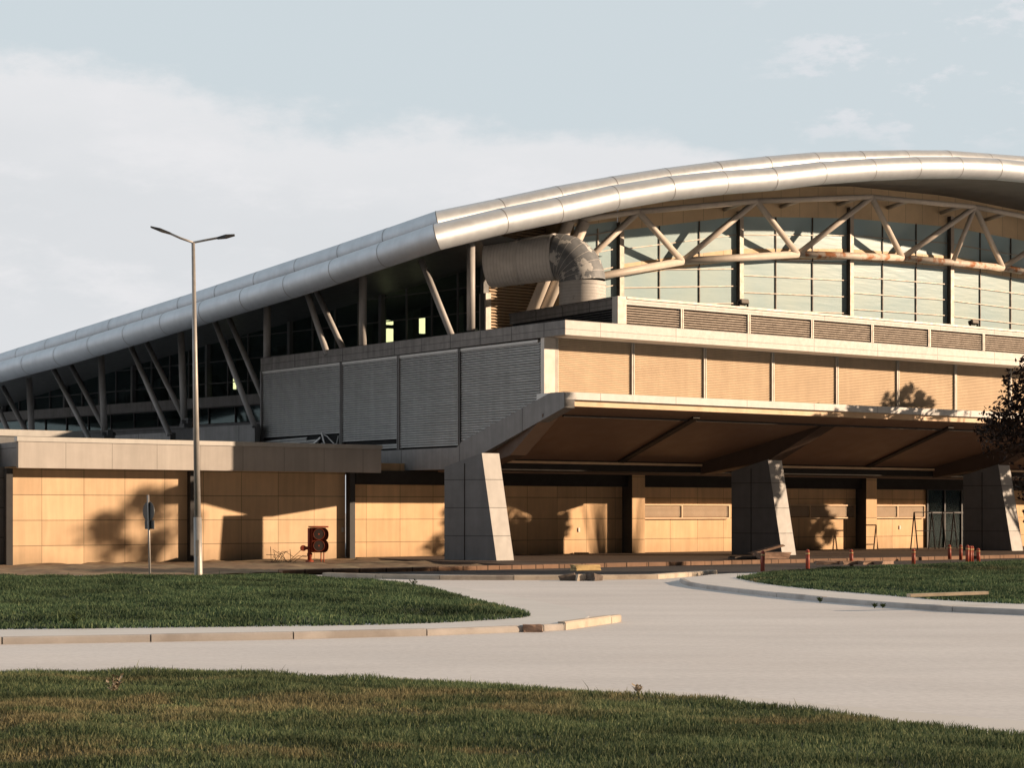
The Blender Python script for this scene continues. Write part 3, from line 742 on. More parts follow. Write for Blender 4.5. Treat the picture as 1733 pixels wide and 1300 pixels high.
# ================================================================= FLOODLIGHTS
for px,lab in ((1258,'small dark floodlight on the roof parapet, the nearer one left of the truss node'),(1648,'small dark floodlight on the roof parapet, farther right')):
    q=on_d(px,520,T0+.1); w=L2W(q[0],q[1])
    f=empty('floodlight',(w[0],w[1],ZT),ANG,lab,'floodlight','floodlights on the parapet')
    MB().box(-.24,.24,-.2,.12,.12,.34).build('housing',M['mull'],f,rot=(-.25,0,0),bevel=.03)
    m_=MB(); m_.box(-.28,-.25,-.05,.05,0,.26); m_.box(.25,.28,-.05,.05,0,.26); m_.box(-.28,.28,-.05,.05,.0,.03); m_.build('bracket',M['black_metal'],f)

# ================================================================= GROUND
def sheet(name, poly, z, m, kind='structure', **k):
    mb=MB(); mb.add([(x,y,z) for x,y in poly],[tuple(range(len(poly)))]); o=mb.build(name,M[m]); return tag(o,kind=kind)
o=MB().add([(-900,-100,0),(900,-100,0),(900,1500,0),(-900,1500,0)],[(0,1,2,3)]).build('ground',M['concrete']); tag(o,kind='structure')
def noisez(x,y,amp,sc): return amp*(mnoise.noise(Vector((x*sc,y*sc,.3)))+.5*mnoise.noise(Vector((x*sc*2.3,y*sc*2.3,4))))
def solid(name, outline, z, m, z0=-.1, bevel=.02):
    a=sum(outline[i][0]*outline[(i+1)%len(outline)][1]-outline[(i+1)%len(outline)][0]*outline[i][1] for i in range(len(outline)))
    if a<0: outline=outline[::-1]
    mb=MB(); mb.hexa([(x,y,z0) for x,y in outline],[(x,y,z) for x,y in outline]); o=mb.build(name,M[m]); 
    return tag(o,kind='structure')
def smooth(pts,it=2):
    pts=[tuple(p) for p in pts]
    for _ in range(it):
        o=[pts[0]]
        for a,b in zip(pts[:-1],pts[1:]):
            o += [(a[0]*.75+b[0]*.25,a[1]*.75+b[1]*.25),(a[0]*.25+b[0]*.75,a[1]*.25+b[1]*.75)]
        o.append(pts[-1]); pts=o
    return pts
def offset_poly(line, w):
    out=[]
    for i,p in enumerate(line):
        a=line[max(i-1,0)]; b=line[min(i+1,len(line)-1)]
        d=Vector((b[0]-a[0],b[1]-a[1])).normalized(); out.append((p[0]-d.y*w,p[1]+d.x*w))
    return out
def kerbrun(name, line, w, z0, z1, m, side=1, seg=2.4, group=None):
    """kerb of separate stones following a line, road face on the line"""
    P_=[Vector((x,y,0)) for x,y in line]; L_=[0]
    for a,b in zip(P_[:-1],P_[1:]): L_.append(L_[-1]+(b-a).length)
    def at(x):
        j=min(max(int(np.searchsorted(L_,x))-1,0),len(P_)-2); return P_[j].lerp(P_[j+1],(x-L_[j])/max(L_[j+1]-L_[j],1e-6))
    mb=MB(); x=0
    while x<L_[-1]-.05:
        e=min(x+seg,L_[-1]); a=at(x+.012); b=at(e-.012); d=(b-a).normalized(); n=Vector((-d.y,d.x,0))*w*side
        j=random.uniform(-.008,.008); c=.025
        nn=n.normalized()
        zz=z1+j
        prof=lambda p:[(p.x,p.y,z0),(p.x+n.x,p.y+n.y,z0),(p.x+n.x,p.y+n.y,zz),(p.x+nn.x*c,p.y+nn.y*c,zz),(p.x,p.y,zz-c)]
        A_=prof(a); B_=prof(b)
        mb.hexa(A_,B_)
        x=e
    o=mb.build(name,M[m]); return tag(o,kind='structure')
KH=.12
# left island
li_front=[G(x,y,0) for x,y in ((-260,1098),(0,1091),(200,1088),(430,1084),(650,1079),(860,1072),(955,1067))]
li_front=smooth(li_front,1)
li_back=[G(x,y,KH) for x,y in ((955,1056),(1010,1040),(930,1020),(800,998),(700,985),(560,977),(336,974),(0,974),(-300,974))]
li_top=offset_poly(li_front,.14)
solid('footway', li_top+smooth(li_back,1), KH-.005,'walk',z0=.002)
kerbrun('kerb', li_front, .14, -.05, KH,'kerb')
kerbrun('kerb', [G(957,1067),G(1052,1053)], .16,-.05,.15,'kerby',seg=2.2)
# right island
ri_front=[G(x,y,0) for x,y in ((1150,986),(1162,993),(1240,1003),(1330,1013),(1400,1020),(1500,1028),(1600,1036),(1733,1042),(1950,1050))]
ri_front=smooth(ri_front,1)
ri_back=[G(x,y,KH) for x,y in ((2050,944),(1733,950),(1560,957),(1400,963),(1300,969),(1215,971),(1170,977))]
solid('footway', offset_poly(ri_front,.14)+smooth(ri_back,1), KH-.005,'walk',z0=.002)
kerbrun('kerb', ri_front,.14,-.05,KH,'kerb')
# gutter strip beside the near lawn
edge_px=[(-330,1150),(0,1143),(330,1137),(540,1147),(700,1155),(850,1165),(1130,1180),(1300,1197),(1500,1223),(1733,1250),(2000,1285)]
EL=smooth([G(x,y) for x,y in edge_px],2)
gut=[G(x,y) for x,y in ((500,1144),(700,1150),(850,1157),(1130,1170),(1300,1184),(1500,1203),(1733,1222),(2000,1246))]
sheet('gutter_strip', smooth(gut,2)+[p for p in EL[::-1] if p[0]>G(500,1144)[0]], .004,'gutter')
# building side: asphalt lane, kerbs, paving, dirt
def LW(s,d): return L2W(s,d)
sheet('service_lane',[LW(-16,-6.3),LW(60,-6.3),LW(60,-12),LW(12,-12),G(1215,972),G(1110,975),G(900,975),G(700,972),G(540,970)],.004,'asphalt')
yk=[G(x,y,0) for x,y in ((545,977),(640,980),(760,982.5),(900,982.5),(1010,982),(1110,981),(1160,977),(1215,972.5))]
kerbrun('kerb', yk,.3,-.05,.15,'kerby')
bk=[LW(-14,-6.3),LW(60,-6.3)]
o=kerbrun('brick_kerb', bk,.35,-.05,.16,'brick',seg=1.0)
solid('paving',[LW(-3.2,-5.94),LW(60,-5.94),LW(60,7.95),LW(-3.2,7.95)],.13,'paving',z0=-.04)
# dirt strip as a rough sheet
mb=MB(); nx,ny=150,16; vs=[]; fs=[]
for j in range(ny+1):
    for i in range(nx+1):
        s=-44+ (44-.5)*i/nx; d=-6.3+ (14.25)*j/ny
        if s>-3.3: pass
        x,y=L2W(s,d); z=.03+.05*max(0,min(1,(d+4)/6))+noisez(x,y,.10,.9)+random.uniform(-.015,.015)
        z=max(z,.006)
        if s>-2.6 and d>-5: z=.02
        vs.append((x,y,z))
for j in range(ny):
    for i in range(nx): fs.append((j*(nx+1)+i,j*(nx+1)+i+1,(j+1)*(nx+1)+i+1,(j+1)*(nx+1)+i))
mb.add(vs,fs,0,True); o=mb.build('dirt_strip',M['dirt']); tag(o,kind='structure')
# second dirt sheet between island and strip at far left
sheet('dirt_ground',[G(-400,974),G(336,976),G(560,977),LW(-16,-6.2),LW(-60,-6.2)],.006,'dirt')

# ---- lawns
def inside(poly, X, Y):
    c=np.zeros(len(X),bool); n=len(poly)
    for i in range(n):
        x0,y0=poly[i]; x1,y1=poly[(i+1)%n]
        if y0==y1: continue
        k=((y0>Y)!=(y1>Y)) & (X < (x1-x0)*(Y-y0)/(y1-y0)+x0); c^=k
    return c
def edge_dist(poly,X,Y):
    D=np.full(len(X),1e9)
    for i in range(len(poly)):
        x0,y0=poly[i]; x1,y1=poly[(i+1)%len(poly)]; dx,dy=x1-x0,y1-y0; l=dx*dx+dy*dy+1e-9
        t=np.clip(((X-x0)*dx+(Y-y0)*dy)/l,0,1); D=np.minimum(D,np.hypot(X-x0-t*dx,Y-y0-t*dy))
    return D
def hfield(X,Y,a=.05):
    return a*(np.sin(X*1.1+.6*np.sin(Y*.7))*np.cos(Y*.8+X*.3)+.5*np.sin(X*2.7+Y*1.9))
def lawn(name, poly, base, rise, amp, soil, gmat, dens, hgt, wid, label, step=.3, edgew=1.0):
    px_=[p[0] for p in poly]; py_=[p[1] for p in poly]
    x0,x1,y0,y1=min(px_),max(px_),min(py_),max(py_)
    # turf ground: grid clipped to polygon
    gx=np.arange(x0,x1+step,step); gy=np.arange(y0,y1+step,step); XX,YY=np.meshgrid(gx,gy); X=XX.ravel(); Y=YY.ravel()
    ins=inside(poly,X,Y); dd=edge_dist(poly,X,Y)
    def H(X,Y,dd): return base+rise*np.clip(dd/2.5,0,1)**.7+hfield(X,Y,amp)*np.clip(dd/1.0,0,1)
    Z=np.where(ins,H(X,Y,dd),base-.03); nX=len(gx)
    idx=np.arange(len(X)).reshape(XX.shape); f=np.stack([idx[:-1,:-1],idx[:-1,1:],idx[1:,1:],idx[1:,:-1]],-1).reshape(-1,4)
    keep=ins[f].all(1); f=f[keep]
    o=arr_mesh(name+'_soil',np.stack([X,Y,Z],1),f,soil); tag(o,kind='structure'); o.data.polygons.foreach_set('use_smooth',[True]*len(o.data.polygons))
    # blades
    area=(x1-x0)*(y1-y0); n=int(area*dens)
    X=rng.uniform(x0,x1,n); Y=rng.uniform(y0,y1,n)
    # only where the photo could look, with a generous margin
    k=(np.abs(X)<.289*Y*1.0+2.0)&inside(poly,X,Y); X=X[k]; Y=Y[k]
    dd=edge_dist(poly,X,Y); Z=H(X,Y,dd); n=len(X)
    clump=.75+.35*np.sin(X*3.1+1.7*np.sin(Y*2.3))*np.sin(Y*3.7+X)+rng.normal(0,.16,n)
    h=hgt*np.clip(clump,.35,1.9); tall=rng.random(n)<.004; h=np.where(tall,h*2.1,h)
    w=wid*rng.uniform(.6,1.3,n); an=rng.uniform(0,2*math.pi,n); ln=rng.uniform(.1,.65,n)*h; la=rng.uniform(0,2*math.pi,n)
    ca,sa=np.cos(an)*w/2,np.sin(an)*w/2
    b0=np.stack([X-ca,Y-sa,Z-.01],1); b1=np.stack([X+ca,Y+sa,Z-.01],1)
    mx=X+np.cos(la)*ln*.35; my=Y+np.sin(la)*ln*.35
    m0=np.stack([mx-ca*.75,my-sa*.75,Z+h*.55],1); m1=np.stack([mx+ca*.75,my+sa*.75,Z+h*.55],1)
    tp=np.stack([X+np.cos(la)*ln,Y+np.sin(la)*ln,Z+h],1); tp2=tp+np.stack([ca*.15,sa*.15,0*ca],1)
    V=np.stack([b0,b1,m1,m0,tp,tp2],1).reshape(-1,3); q=np.arange(n)*6
    Fc=np.concatenate([np.stack([q,q+1,q+2,q+3],1),np.stack([q+3,q+2,q+5,q+4],1)])
    g=arr_mesh(name,V,Fc,gmat); tag(g,label,'grass',kind='stuff'); return g
near_dry=[(-2.6,19.3,4.2,1.1,1.0),(-5.5,18.0,2.5,1.2,1.0),(.5,20.6,3.0,.6,.7),(-3.6,15.7,2.2,.6,.9),(-.55,15.9,.85,.22,1.4),(3.0,18.2,1.5,.5,.5),(-6,22.6,3,.3,.5)]
G1=foliage('near_grass',[(0,(.05,.082,.042)),(1,(.22,.245,.12)),(.55,(.10,.14,.068))],.3,.45,near_dry)
G2=foliage('island_grass',[(0,(.045,.083,.046)),(1,(.16,.205,.10)),(.6,(.078,.128,.065))],.3,.35,[(-14,56,5,2,.35),(12,60,8,2,.25),(6.7,52.3,1.0,.8,.7),(-.6,37.4,.8,.4,.8)])
soil=mat('turf_soil',(.06,.065,.035),.95,var=.3,scale=1.2)
near_poly=[(x,y-.05) for x,y in EL]+[(14,10.5),(-14,10.5)]
lawn('foreground_lawn',near_poly,.012,.04,.03,soil,G1,1800,.072,.0115,'long patchy green and straw grass across the foreground, nearest the camera',step=.25)
ll=[(-330,1067),(0,1066),(450,1061),(700,1057),(880,1047),(903,1042),(870,1031),(800,1015),(705,991),(600,980),(336,976),(0,979),(-330,982)]
lpoly=smooth([G(x,y,KH) for x,y in ll],1)
lawn('island_lawn',lpoly,KH-.01,.10,.05,soil,G2,520,.085,.024,'dark green grass on the left traffic island behind its kerb',step=.5)
rl=[(1245,979),(1300,990),(1400,1000),(1500,1008),(1600,1017),(1733,1023),(2000,1032),(2050,946),(1733,951),(1560,958),(1400,964),(1300,970)]
rpoly=smooth([G(x,y,KH) for x,y in rl],1)
lawn('island_lawn',rpoly,KH-.01,.10,.05,soil,G2,400,.09,.028,'dark green grass on the right traffic island in front of the entrance',step=.6)

# ================================================================= STREET LAMP
b=G(336,977,.15)
lamp=empty('street_lamp',(b[0],b[1],.1),0,'tall galvanised street lamp with two arms standing on the left lawn','street lamp')
H_=10.42; lean=-.165
def lx(z): return lean*z/H_
mb=MB(); mb.tube([(0,0,-.1),(0,0,.02),(lx(1.9),0,1.9)],[.135,.135,.125],12); mb.tube([(lx(1.9),0,1.9),(lx(H_),0,H_)],[.105,.055],12); mb.box(-.2,.2,-.2,.2,-.1,.03); mb.build('pole',M['lamp'],lamp)
mb=MB(); mb.box(lx(1)-.05,lx(1)+.05,-.14,-.115,.7,1.2); mb.build('access_door',M['lamp'],lamp)
for nm,pts,hd in (('arm',[(lx(H_),0,H_),(lx(H_)-.4,0,H_+.14),(-.90,0,H_+.29)],((-.85,H_+.27),(-1.48,H_+.49))),('arm',[(lx(H_),0,H_),(lx(H_)+.4,0,H_+.08),(.62,0,H_+.15)],((.58,H_+.13),(1.12,H_+.24)))):
    mb=MB(); mb.tube(pts,.035,8); a=mb.build('arm',M['lamp'],lamp)
    (xa,za),(xb,zb_)=hd; xm=(xa+xb)/2; mb=MB()
    sgn=1 if xb>xa else -1
    mb.add([(xa,-.05,za-.03),(xm,-.13,(za+zb_)/2-.05),(xb,-.08,zb_-.03),(xb,.08,zb_-.03),(xm,.13,(za+zb_)/2-.05),(xa,.05,za-.03),
            (xa,-.04,za+.04),(xm,-.10,(za+zb_)/2+.06),(xb,-.05,zb_+.02),(xb,.05,zb_+.02),(xm,.10,(za+zb_)/2+.06),(xa,.04,za+.04)],
           [(0,1,2,3,4,5),(11,10,9,8,7,6),(0,6,7,1),(1,7,8,2),(2,8,9,3),(3,9,10,4),(4,10,11,5),(5,11,6,0)])
    mb.build('lamp_head',M['lamphead'],a,bevel=.01)
# ================================================================= ROAD SIGN
b=G(254,977,.12); sg=empty('road_sign',(b[0],b[1],.08),0,'round road sign seen from behind on a thin leaning pole in the grass','sign')
sc=b[1]/F; mb=MB(); mb.tube([(0,0,-.1),(-3.4*sc*1.0,0,2.62)],.035,10); mb.build('pole',M['lamp'],sg)
def disc(r,th,n=32):
    mb=MB(); mb.hexa([(r*math.cos(2*math.pi*k/n),0,r*math.sin(2*math.pi*k/n)) for k in range(n)],[(r*math.cos(2*math.pi*k/n),th,r*math.sin(2*math.pi*k/n)) for k in range(n)]); return mb
dz_=(977-860)*sc
o=disc(.31,.02).build('round_plate',M['signback'],sg,loc=(-.06,.04,dz_-.07),rot=(0,0,math.radians(-44)))
MB().box(-.21,.21,0,.02,-.14,.14).build('lower_plate',M['signback'],sg,loc=(-.03,.04,(977-882.5)*sc-.07),rot=(0,0,math.radians(-36)))
mb=MB(); mb.bar((-.09,0,dz_-.07-.28),(-.07,0,dz_-.07+.28),.03,.03); mb.build('bracket',M['lamp'],sg)
# ================================================================= HOSE CABINET
b=G(524,953,.05); hc=empty('fire_hose_cabinet',(b[0],b[1],.04),math.radians(18),'rusty red twin hose reel cabinet on a pipe stand before the stone wall','cabinet')
k_=b[1]/F
MB().tube([(0,0,-.1),(0,0,1.45)],.085,12).tube([(0,0,-.1),(0,0,.12)],.17,12).build('pipe',M['red'],hc)
mb=MB(); mb.tube([(-.27,-.02,.62),(.12,-.02,.62)],.07,10); mb.tube([(-.27,-.1,.62),(-.27,.06,.62)],.12,12); mb.tube([(-.1,-.02,.36),(.1,-.02,.36)],.06,8); mb.build('valve',M['red'],hc)
prof=[(.10,0)]
import math as _m
side=[(.10,.48),(.10,1.52)]
# body with two bulging visors on its right edge
outl=[(.06,.44),(.62,.44)]
for c0 in (.70,1.18):
    for a in range(-80,81,20): outl.append((.62+.13*_m.cos(_m.radians(a)),c0+.24*_m.sin(_m.radians(a))))
outl+=[(.62,1.46),(.06,1.46)]
mb=MB(); n=len(outl); vs=[(x,-.25,z) for x,z in outl]+[(x,.28,z) for x,z in outl]
mb.add(vs,[tuple(range(n,2*n))]+[(i,n+i,n+(i+1)%n,(i+1)%n) for i in range(n)])
mb.add([(x,-.02,z) for x,z in outl],[tuple(range(n))[::-1]])
mb.build('casing',M['red'],hc)
MB().box(.0,.74,-.27,.30,1.47,1.53).build('lid',M['red'],hc,bevel=.01)
for c0 in (.72,1.20):
    mb=MB(); mb.tube([(.34,-.24,c0),(.34,-.03,c0)],.22,24,1); mb.tube([(.34,-.245,c0),(.34,-.24,c0)],.035,12,0)
    for a in range(0,360,10): pass
    rim=[(.34+.23*_m.cos(_m.radians(a)),-.25,c0+.23*_m.sin(_m.radians(a))) for a in range(0,361,15)]
    mb.tube(rim,.009,6,0,cap=False); mb.build('hose_reel',[M['red'],M['hole']],hc)
for x in (.50,.62): MB().tube([(x,.1,-.1),(x,.1,.46)],.025,8).build('leg',M['red'],hc)
# ================================================================= BOLLARDS
bol=[(1290.7,932,963,'red bollard at the left tip of the right lawn, beside the broken slabs'),
(1367,930,960,'red bollard right of the second pier, second from the lawn tip'),
(1441,930,955,'red bollard in front of the dark wall column, third from the lawn tip'),
(1546,929,953,'red bollard in front of the black metal frame'),
(1607,922,944,'red bollard near the glass door, left of a pair'),
(1626,922,945,'red bollard near the glass door, right of a pair'),
(1637,922.6,950.6,'bright red bollard, leftmost of the tight cluster of three'),
(1641.8,924,950.3,'bright red bollard, middle of the tight cluster of three'),
(1645,924,950,'bright red bollard, rightmost of the tight cluster of three'),
(1656,928,950,'red bollard standing alone right of the tight cluster')]
pb=None
for i,(px,y0,y1,lab) in enumerate(bol):
    z0=.13; x,y=G(px,y1,z0); h=(y1-y0)/F*y
    if i==0:
        pb=empty('bollard',(x,y,z0)); 
        c1=MB().tube([(0,0,-.1),(0,0,.62)],.075,14).tube([(0,0,.62),(0,0,.66),(0,0,.70)],[.075,.06,.02],14).build('post',M['redb'],pb)
        c2=MB().tube([(0,0,.50),(0,0,.56)],.079,14).build('band',M['stoney'],pb)
        o=pb; ch=[c1,c2]
    else:
        o=pb.copy(); COL.objects.link(o); o.location=(x,y,z0)
        for c in ch:
            d=c.copy(); COL.objects.link(d); d.parent=o
    o.scale=(1,1,h/.70); o.rotation_euler=(random.uniform(-.02,.02),random.uniform(-.03,.03),random.uniform(0,3))
    tag(o,lab,'bollard','red bollards in front of the entrance')
# ================================================================= METAL FRAMES
for px0,px1,lab in ((1553,1583,'black metal display frame on slanted legs, overlapping the lit wall'),(1601,1620,'black metal display frame in front of the glass door')):
    a=on_d(px0,940,5.0); bq=on_d(px1,940,5.0); w=L2W(a[0],5.0); W_=bq[0]-a[0]
    fo=empty('display_frame',(w[0],w[1],.13),ANG,lab,'frame','metal display frames by the glass door')
    Hh=2.0
    for x,dx in ((0,.0),(0.0,.28),(W_,-.2),(W_,.25)):
        MB().bar((x,.0 if dx<=0 else .5,0),(x if dx==0 else x-.0,.25,Hh),.05,.05).build('leg',M['black_metal'],fo)
    MB().bar((0,.25,Hh),(W_,.25,Hh),.05,.05).build('top_bar',M['black_metal'],fo)
    MB().bar((0,.12,Hh*.5),(W_,.12,Hh*.5),.05,.04).build('cross_bar',M['black_metal'],fo)
# ================================================================= LOOSE THINGS
def rock(name,loc,size,m,seed,label,cat,rz=0,group=None,tilt=0,sub=2):
    import bmesh
    bm=bmesh.new(); bmesh.ops.create_cube(bm,size=1); bmesh.ops.subdivide_edges(bm,edges=bm.edges,cuts=sub,use_grid_fill=True)
    for v in bm.verts:
        n=mnoise.noise_vector(v.co*1.7+Vector((seed,seed*2,0))); v.co+=n*.13
        v.co=Vector((v.co.x*size[0],v.co.y*size[1],v.co.z*size[2]))
    me=bpy.data.meshes.new(name); bm.to_mesh(me); bm.free(); me.materials.append(M[m]); o=bpy.data.objects.new(name,me); COL.objects.link(o)
    o.location=loc; o.rotation_euler=(0,tilt,rz); return tag(o,label,cat,group)
def at(px,py,z=0): x,y=G(px,py,z); return x,y
x,y=at(901,1070); rock('stone',(x,y,.06),(.34,.2,.15),'stone',3,'small reddish stone lying against the left kerb','stone')
x,y=at(990,962,.1); rock('kerb_block',(x,y,.12),(1.1,.35,.2),'stoney',5,'loose yellow kerb block before the building','block',rz=ANG)
for i,(px,lab) in enumerate(((960,'dark broken kerb chunk, left of the group in the road'),(985,'dark broken kerb chunk in the middle of the gap'),(1004,'dark broken kerb chunk, right of the group'))):
    x,y=at(px,983); rock('rubble_chunk',(x,y-.1,.08),(.5,.35,.24),'rubble' if i!=1 else 'kerby',11+i,lab,'rubble',rz=i*.5,group='broken kerb pieces by the road',tilt=.2*(i-1))
x,y=at(1306,948,.13); rock('stone_slab',(x,y,.32),(1.3,.8,.26),'stone',21,'broken brown slab lying at the foot of the second pier','slab',rz=.4)
x,y=at(1296,946,.13); rock('stone_slab',(x,y,.52),(1.4,.5,.1),'stone',23,'thin slab tilted across the broken slabs by the second pier','slab',rz=.3,tilt=-.25)
x,y=at(1262,948,.13); rock('stone_slab',(x,y,.22),(1.3,.5,.14),'rubble',24,'low dark slab flat on the paving left of the tilted one','slab',rz=.4)
for i,px in enumerate((1400,1440,1470,1495)):
    x,y=at(px,955,.13); rock('paving_chunk',(x,y,.18),(.9,.4,.14),'stone',31+i,['loose brown paving chunk nearest the second pier','loose brown paving chunk behind the third bollard','loose brown paving chunk below the wall column','loose brown paving chunk below the lit vent'][i],'rubble',rz=.3*i,group='loose paving chunks along the kerb')
x,y=at(1604,1011,.3); o=MB().box(-.95,.95,-.09,.09,0,.07).build('plank',M['wood'],loc=(x,y,.33),rot=(0,-.02,.25),bevel=.01); tag(o,'pale weathered plank lying on the right lawn','plank')
x,y=at(497,948); 
o=MB()
for i in range(14):
    a=random.uniform(0,6.28); l_=random.uniform(.4,1.0); c=(random.uniform(-.6,.5),random.uniform(-.2,.2),.05)
    o.tube([c,(c[0]+l_*.5*_m.cos(a),c[1],c[2]+.25+.2*random.random()),(c[0]+l_*_m.cos(a),c[1],c[2]+.15+.5*random.random())],.012,5)
bb=G(482,953,.05); o=o.build('twig_pile',M['bark'],loc=(bb[0],bb[1],.02)); tag(o,'heap of dry bent twigs on the dirt left of the red cabinet','twigs')
o=MB().box(-.35,.35,-.2,.2,0,.06).build('drain_box',M['black_metal'],loc=(*L2W(*on_d(984,947,7.6)[:2]),.13)); tag(o,'small dark drain box at the foot of the lit wall','box')
def weed(px,py,z,h,n,lab,flower=False,m='leafg'):
    x,y=G(px,py,z); mb=MB()
    for i in range(n):
        a=random.uniform(0,6.28); l_=h*random.uniform(.5,1); r_=random.uniform(.15,.5)*h
        p=[(0,0,0),(r_*.4*_m.cos(a),r_*.4*_m.sin(a),l_*.5),(r_*_m.cos(a),r_*_m.sin(a),l_)]
        mb.tube(p,[.006,.005,.003],4)
        for k in range(5):
            f=.35+.15*k; c=Vector(p[0]).lerp(Vector(p[2]),f); c.z=l_*f; b2=random.uniform(0,6.28); s_=.03+.02*random.random()
            v=Vector((_m.cos(b2)*s_*1.6,_m.sin(b2)*s_*1.6,s_)); w_=Vector((-_m.sin(b2)*s_*.5,_m.cos(b2)*s_*.5,0))
            mb.add([c,c+v*.5+w_,c+v,c+v*.5-w_],[(0,1,2,3)])
    o=mb.build('weed',M[m],loc=(x,y,z)); tag(o,lab,'weed')
weed(1080,1176,.0,0.12,5,'thin seedy weed at the edge of the near lawn',m='wood')
weed(700,993,.12,0.22,8,'small bushy weed at the back tip of the left lawn')
weed(1388,1021,.0,0.14,9,'green weed growing from a joint in the right kerb')
weed(1480,1030,.0,0.10,9,'low green weed at the foot of the right kerb, left clump')
weed(1494,1030,.0,0.09,8,'low green weed at the foot of the right kerb, right clump')
weed(190,1180,.0,0.26,8,'tall pale weed standing in the near lawn at left',m='wood')
weed(125,1058,.2,0.22,8,'pale tall weed in the left island lawn')
# ================================================================= TREES
def tree(name,loc,H,R_,trunk,leafm,n,ls,label,seed,zc=None,flat=1.0,cl=26):
    r=random.Random(seed); t=empty(name,loc,0,label,'tree'); mb=MB(); top=H*.62
    mb.tube([(0,0,-.2),(.05,0,top*.4),(.0,.1,top),(.1,.0,H*.85)],[trunk,trunk*.8,trunk*.5,trunk*.15],10)
    cz_=zc or H*.62; cls=[]
    for i in range(cl):
        a=r.uniform(0,6.28); u=r.uniform(-.9,1); rr=R_*math.sqrt(max(0,1-u*u))*r.uniform(.45,1.0)
        c=Vector((rr*_m.cos(a),rr*_m.sin(a),cz_+u*(H-cz_)*flat)); cls.append((c,R_*r.uniform(.16,.34)))
        if i%2==0: 
            s=Vector((0,0,r.uniform(.3,.8)*top)); mb.tube([s,s.lerp(c,.5)+Vector((0,0,.2)),c],[trunk*.35,trunk*.2,trunk*.06],6)
    mb.build('trunk',M['bark'],t)
    rg=np.random.default_rng(seed); ci=rg.integers(0,len(cls),n)
    C_=np.array([[*c[0]] for c in cls])[ci]; rad=np.array([c[1] for c in cls])[ci]
    dv=rg.normal(0,1,(n,3)); dv/=np.linalg.norm(dv,axis=1,keepdims=True); P_=C_+dv*(rad*rg.uniform(.3,1.15,n))[:,None]
    A=rg.normal(0,1,(n,3)); A/=np.linalg.norm(A,axis=1,keepdims=True); B=np.cross(A,rg.normal(0,1,(n,3))); B/=np.linalg.norm(B,axis=1,keepdims=True)
    s_=ls*rg.uniform(.6,1.3,n)[:,None]; V=np.stack([P_-A*s_,P_-B*s_*.45,P_+A*s_,P_+B*s_*.45],1).reshape(-1,3); q=np.arange(n)*4
    arr_mesh('crown',V,np.stack([q,q+1,q+2,q+3],1),leafm,t); return t
tree('plum_tree',(19.3,60,0),7.9,3.0,.16,M['leaf'],24000,.095,'dark reddish leafed tree at the right edge in front of the third pier',41,zc=4.7,cl=52)
# trees beyond the right edge of the view whose shadows reach the walls
def shadow_tree(sx,zz,q,H,R_,seed,lab,n=3000):
    # stands q metres out from the wall along the sun's line
    s=sx+1.15*q; d=8-q; x,y=L2W(s,d); 
    return tree('roadside_tree',(x,y,0),H,R_,.2,M['leafg'],n,.22,lab,seed,zc=zz+.36*q,cl=24)
shadow_tree(-12.9,1.5,29,13.2,1.75,51,'slender green tree off to the right, farthest along the road',n=750)
shadow_tree(4.6,1.3,17.5,9.1,2.6,52,'green tree off to the right, nearest the entrance')
shadow_tree(23.0,.8,16,8.2,1.9,53,'medium green tree right of the entrance',n=1800)
tree('roadside_tree',(*L2W(31.9,-10.5),0),11.6,1.15,.2,M['leafg'],650,.20,'tall green tree right of the third pier',54,zc=10.4,flat=.8)

# ================================================================= LIGHT
sv=Vector((1.15,-1,.36)); svw=Vector((UX*sv.x-UY*sv.y, UY*sv.x+UX*sv.y, sv.z)).normalized()
sun=bpy.data.lights.new('sun','SUN'); sun.energy=6.8; sun.angle=math.radians(.55); sun.color=(1.0,.735,.50)
so=bpy.data.objects.new('sun',sun); COL.objects.link(so); so.rotation_euler=(-svw).to_track_quat('-Z','Y').to_euler(); so.location=(40,-10,30)
el=math.asin(svw.z); az=math.atan2(svw.x,svw.y)
w=bpy.data.worlds.new('World'); S.world=w; w.use_nodes=True; nt=w.node_tree; N=nt.nodes; L=nt.links
bg=N['Background']; bg.inputs[1].default_value=.1
sky=N.new('ShaderNodeTexSky'); sky.sky_type='NISHITA'; sky.sun_disc=False; sky.sun_elevation=el; sky.sun_rotation=az; sky.air_density=1.0; sky.dust_density=2.0
tc=N.new('ShaderNodeTexCoord'); sep=N.new('ShaderNodeSeparateXYZ'); L.new(tc.outputs['Generated'],sep.inputs[0])
def wm(op,a,b=None,c=None):
    n=N.new('ShaderNodeMath'); n.operation=op
    for i,x in enumerate((a,b,c)):
        if x is None: continue
        if isinstance(x,(int,float)): n.inputs[i].default_value=x
        else: L.new(x,n.inputs[i])
    return n.outputs[0]
def wmix(f,a,b):
    n=N.new('ShaderNodeMix'); n.data_type='RGBA'
    for i,x in ((0,f),(6,a),(7,b)):
        if isinstance(x,(int,float)): n.inputs[i].default_value=x
        elif isinstance(x,tuple): n.inputs[i].default_value=(*x,1)
        else: L.new(x,n.inputs[i])
    return n.outputs[2]
def wmr(x,a,b,c,d,t='SMOOTHSTEP'):
    n=N.new('ShaderNodeMapRange'); n.interpolation_type=t; L.new(x,n.inputs[0])
    for i,vv in enumerate((a,b,c,d)): n.inputs[i+1].default_value=vv
    return n.outputs[0]
def wn(sc,vecscale,det=8,rough=.55,off=(0,0,0)):
    mp=N.new('ShaderNodeMapping'); mp.inputs['Scale'].default_value=vecscale; mp.inputs['Location'].default_value=off; L.new(tc.outputs['Generated'],mp.inputs[0])
    n=N.new('ShaderNodeTexNoise'); n.inputs['Scale'].default_value=sc; n.inputs['Detail'].default_value=det; n.inputs['Roughness'].default_value=rough; L.new(mp.outputs[0],n.inputs['Vector']); return n.outputs[0]
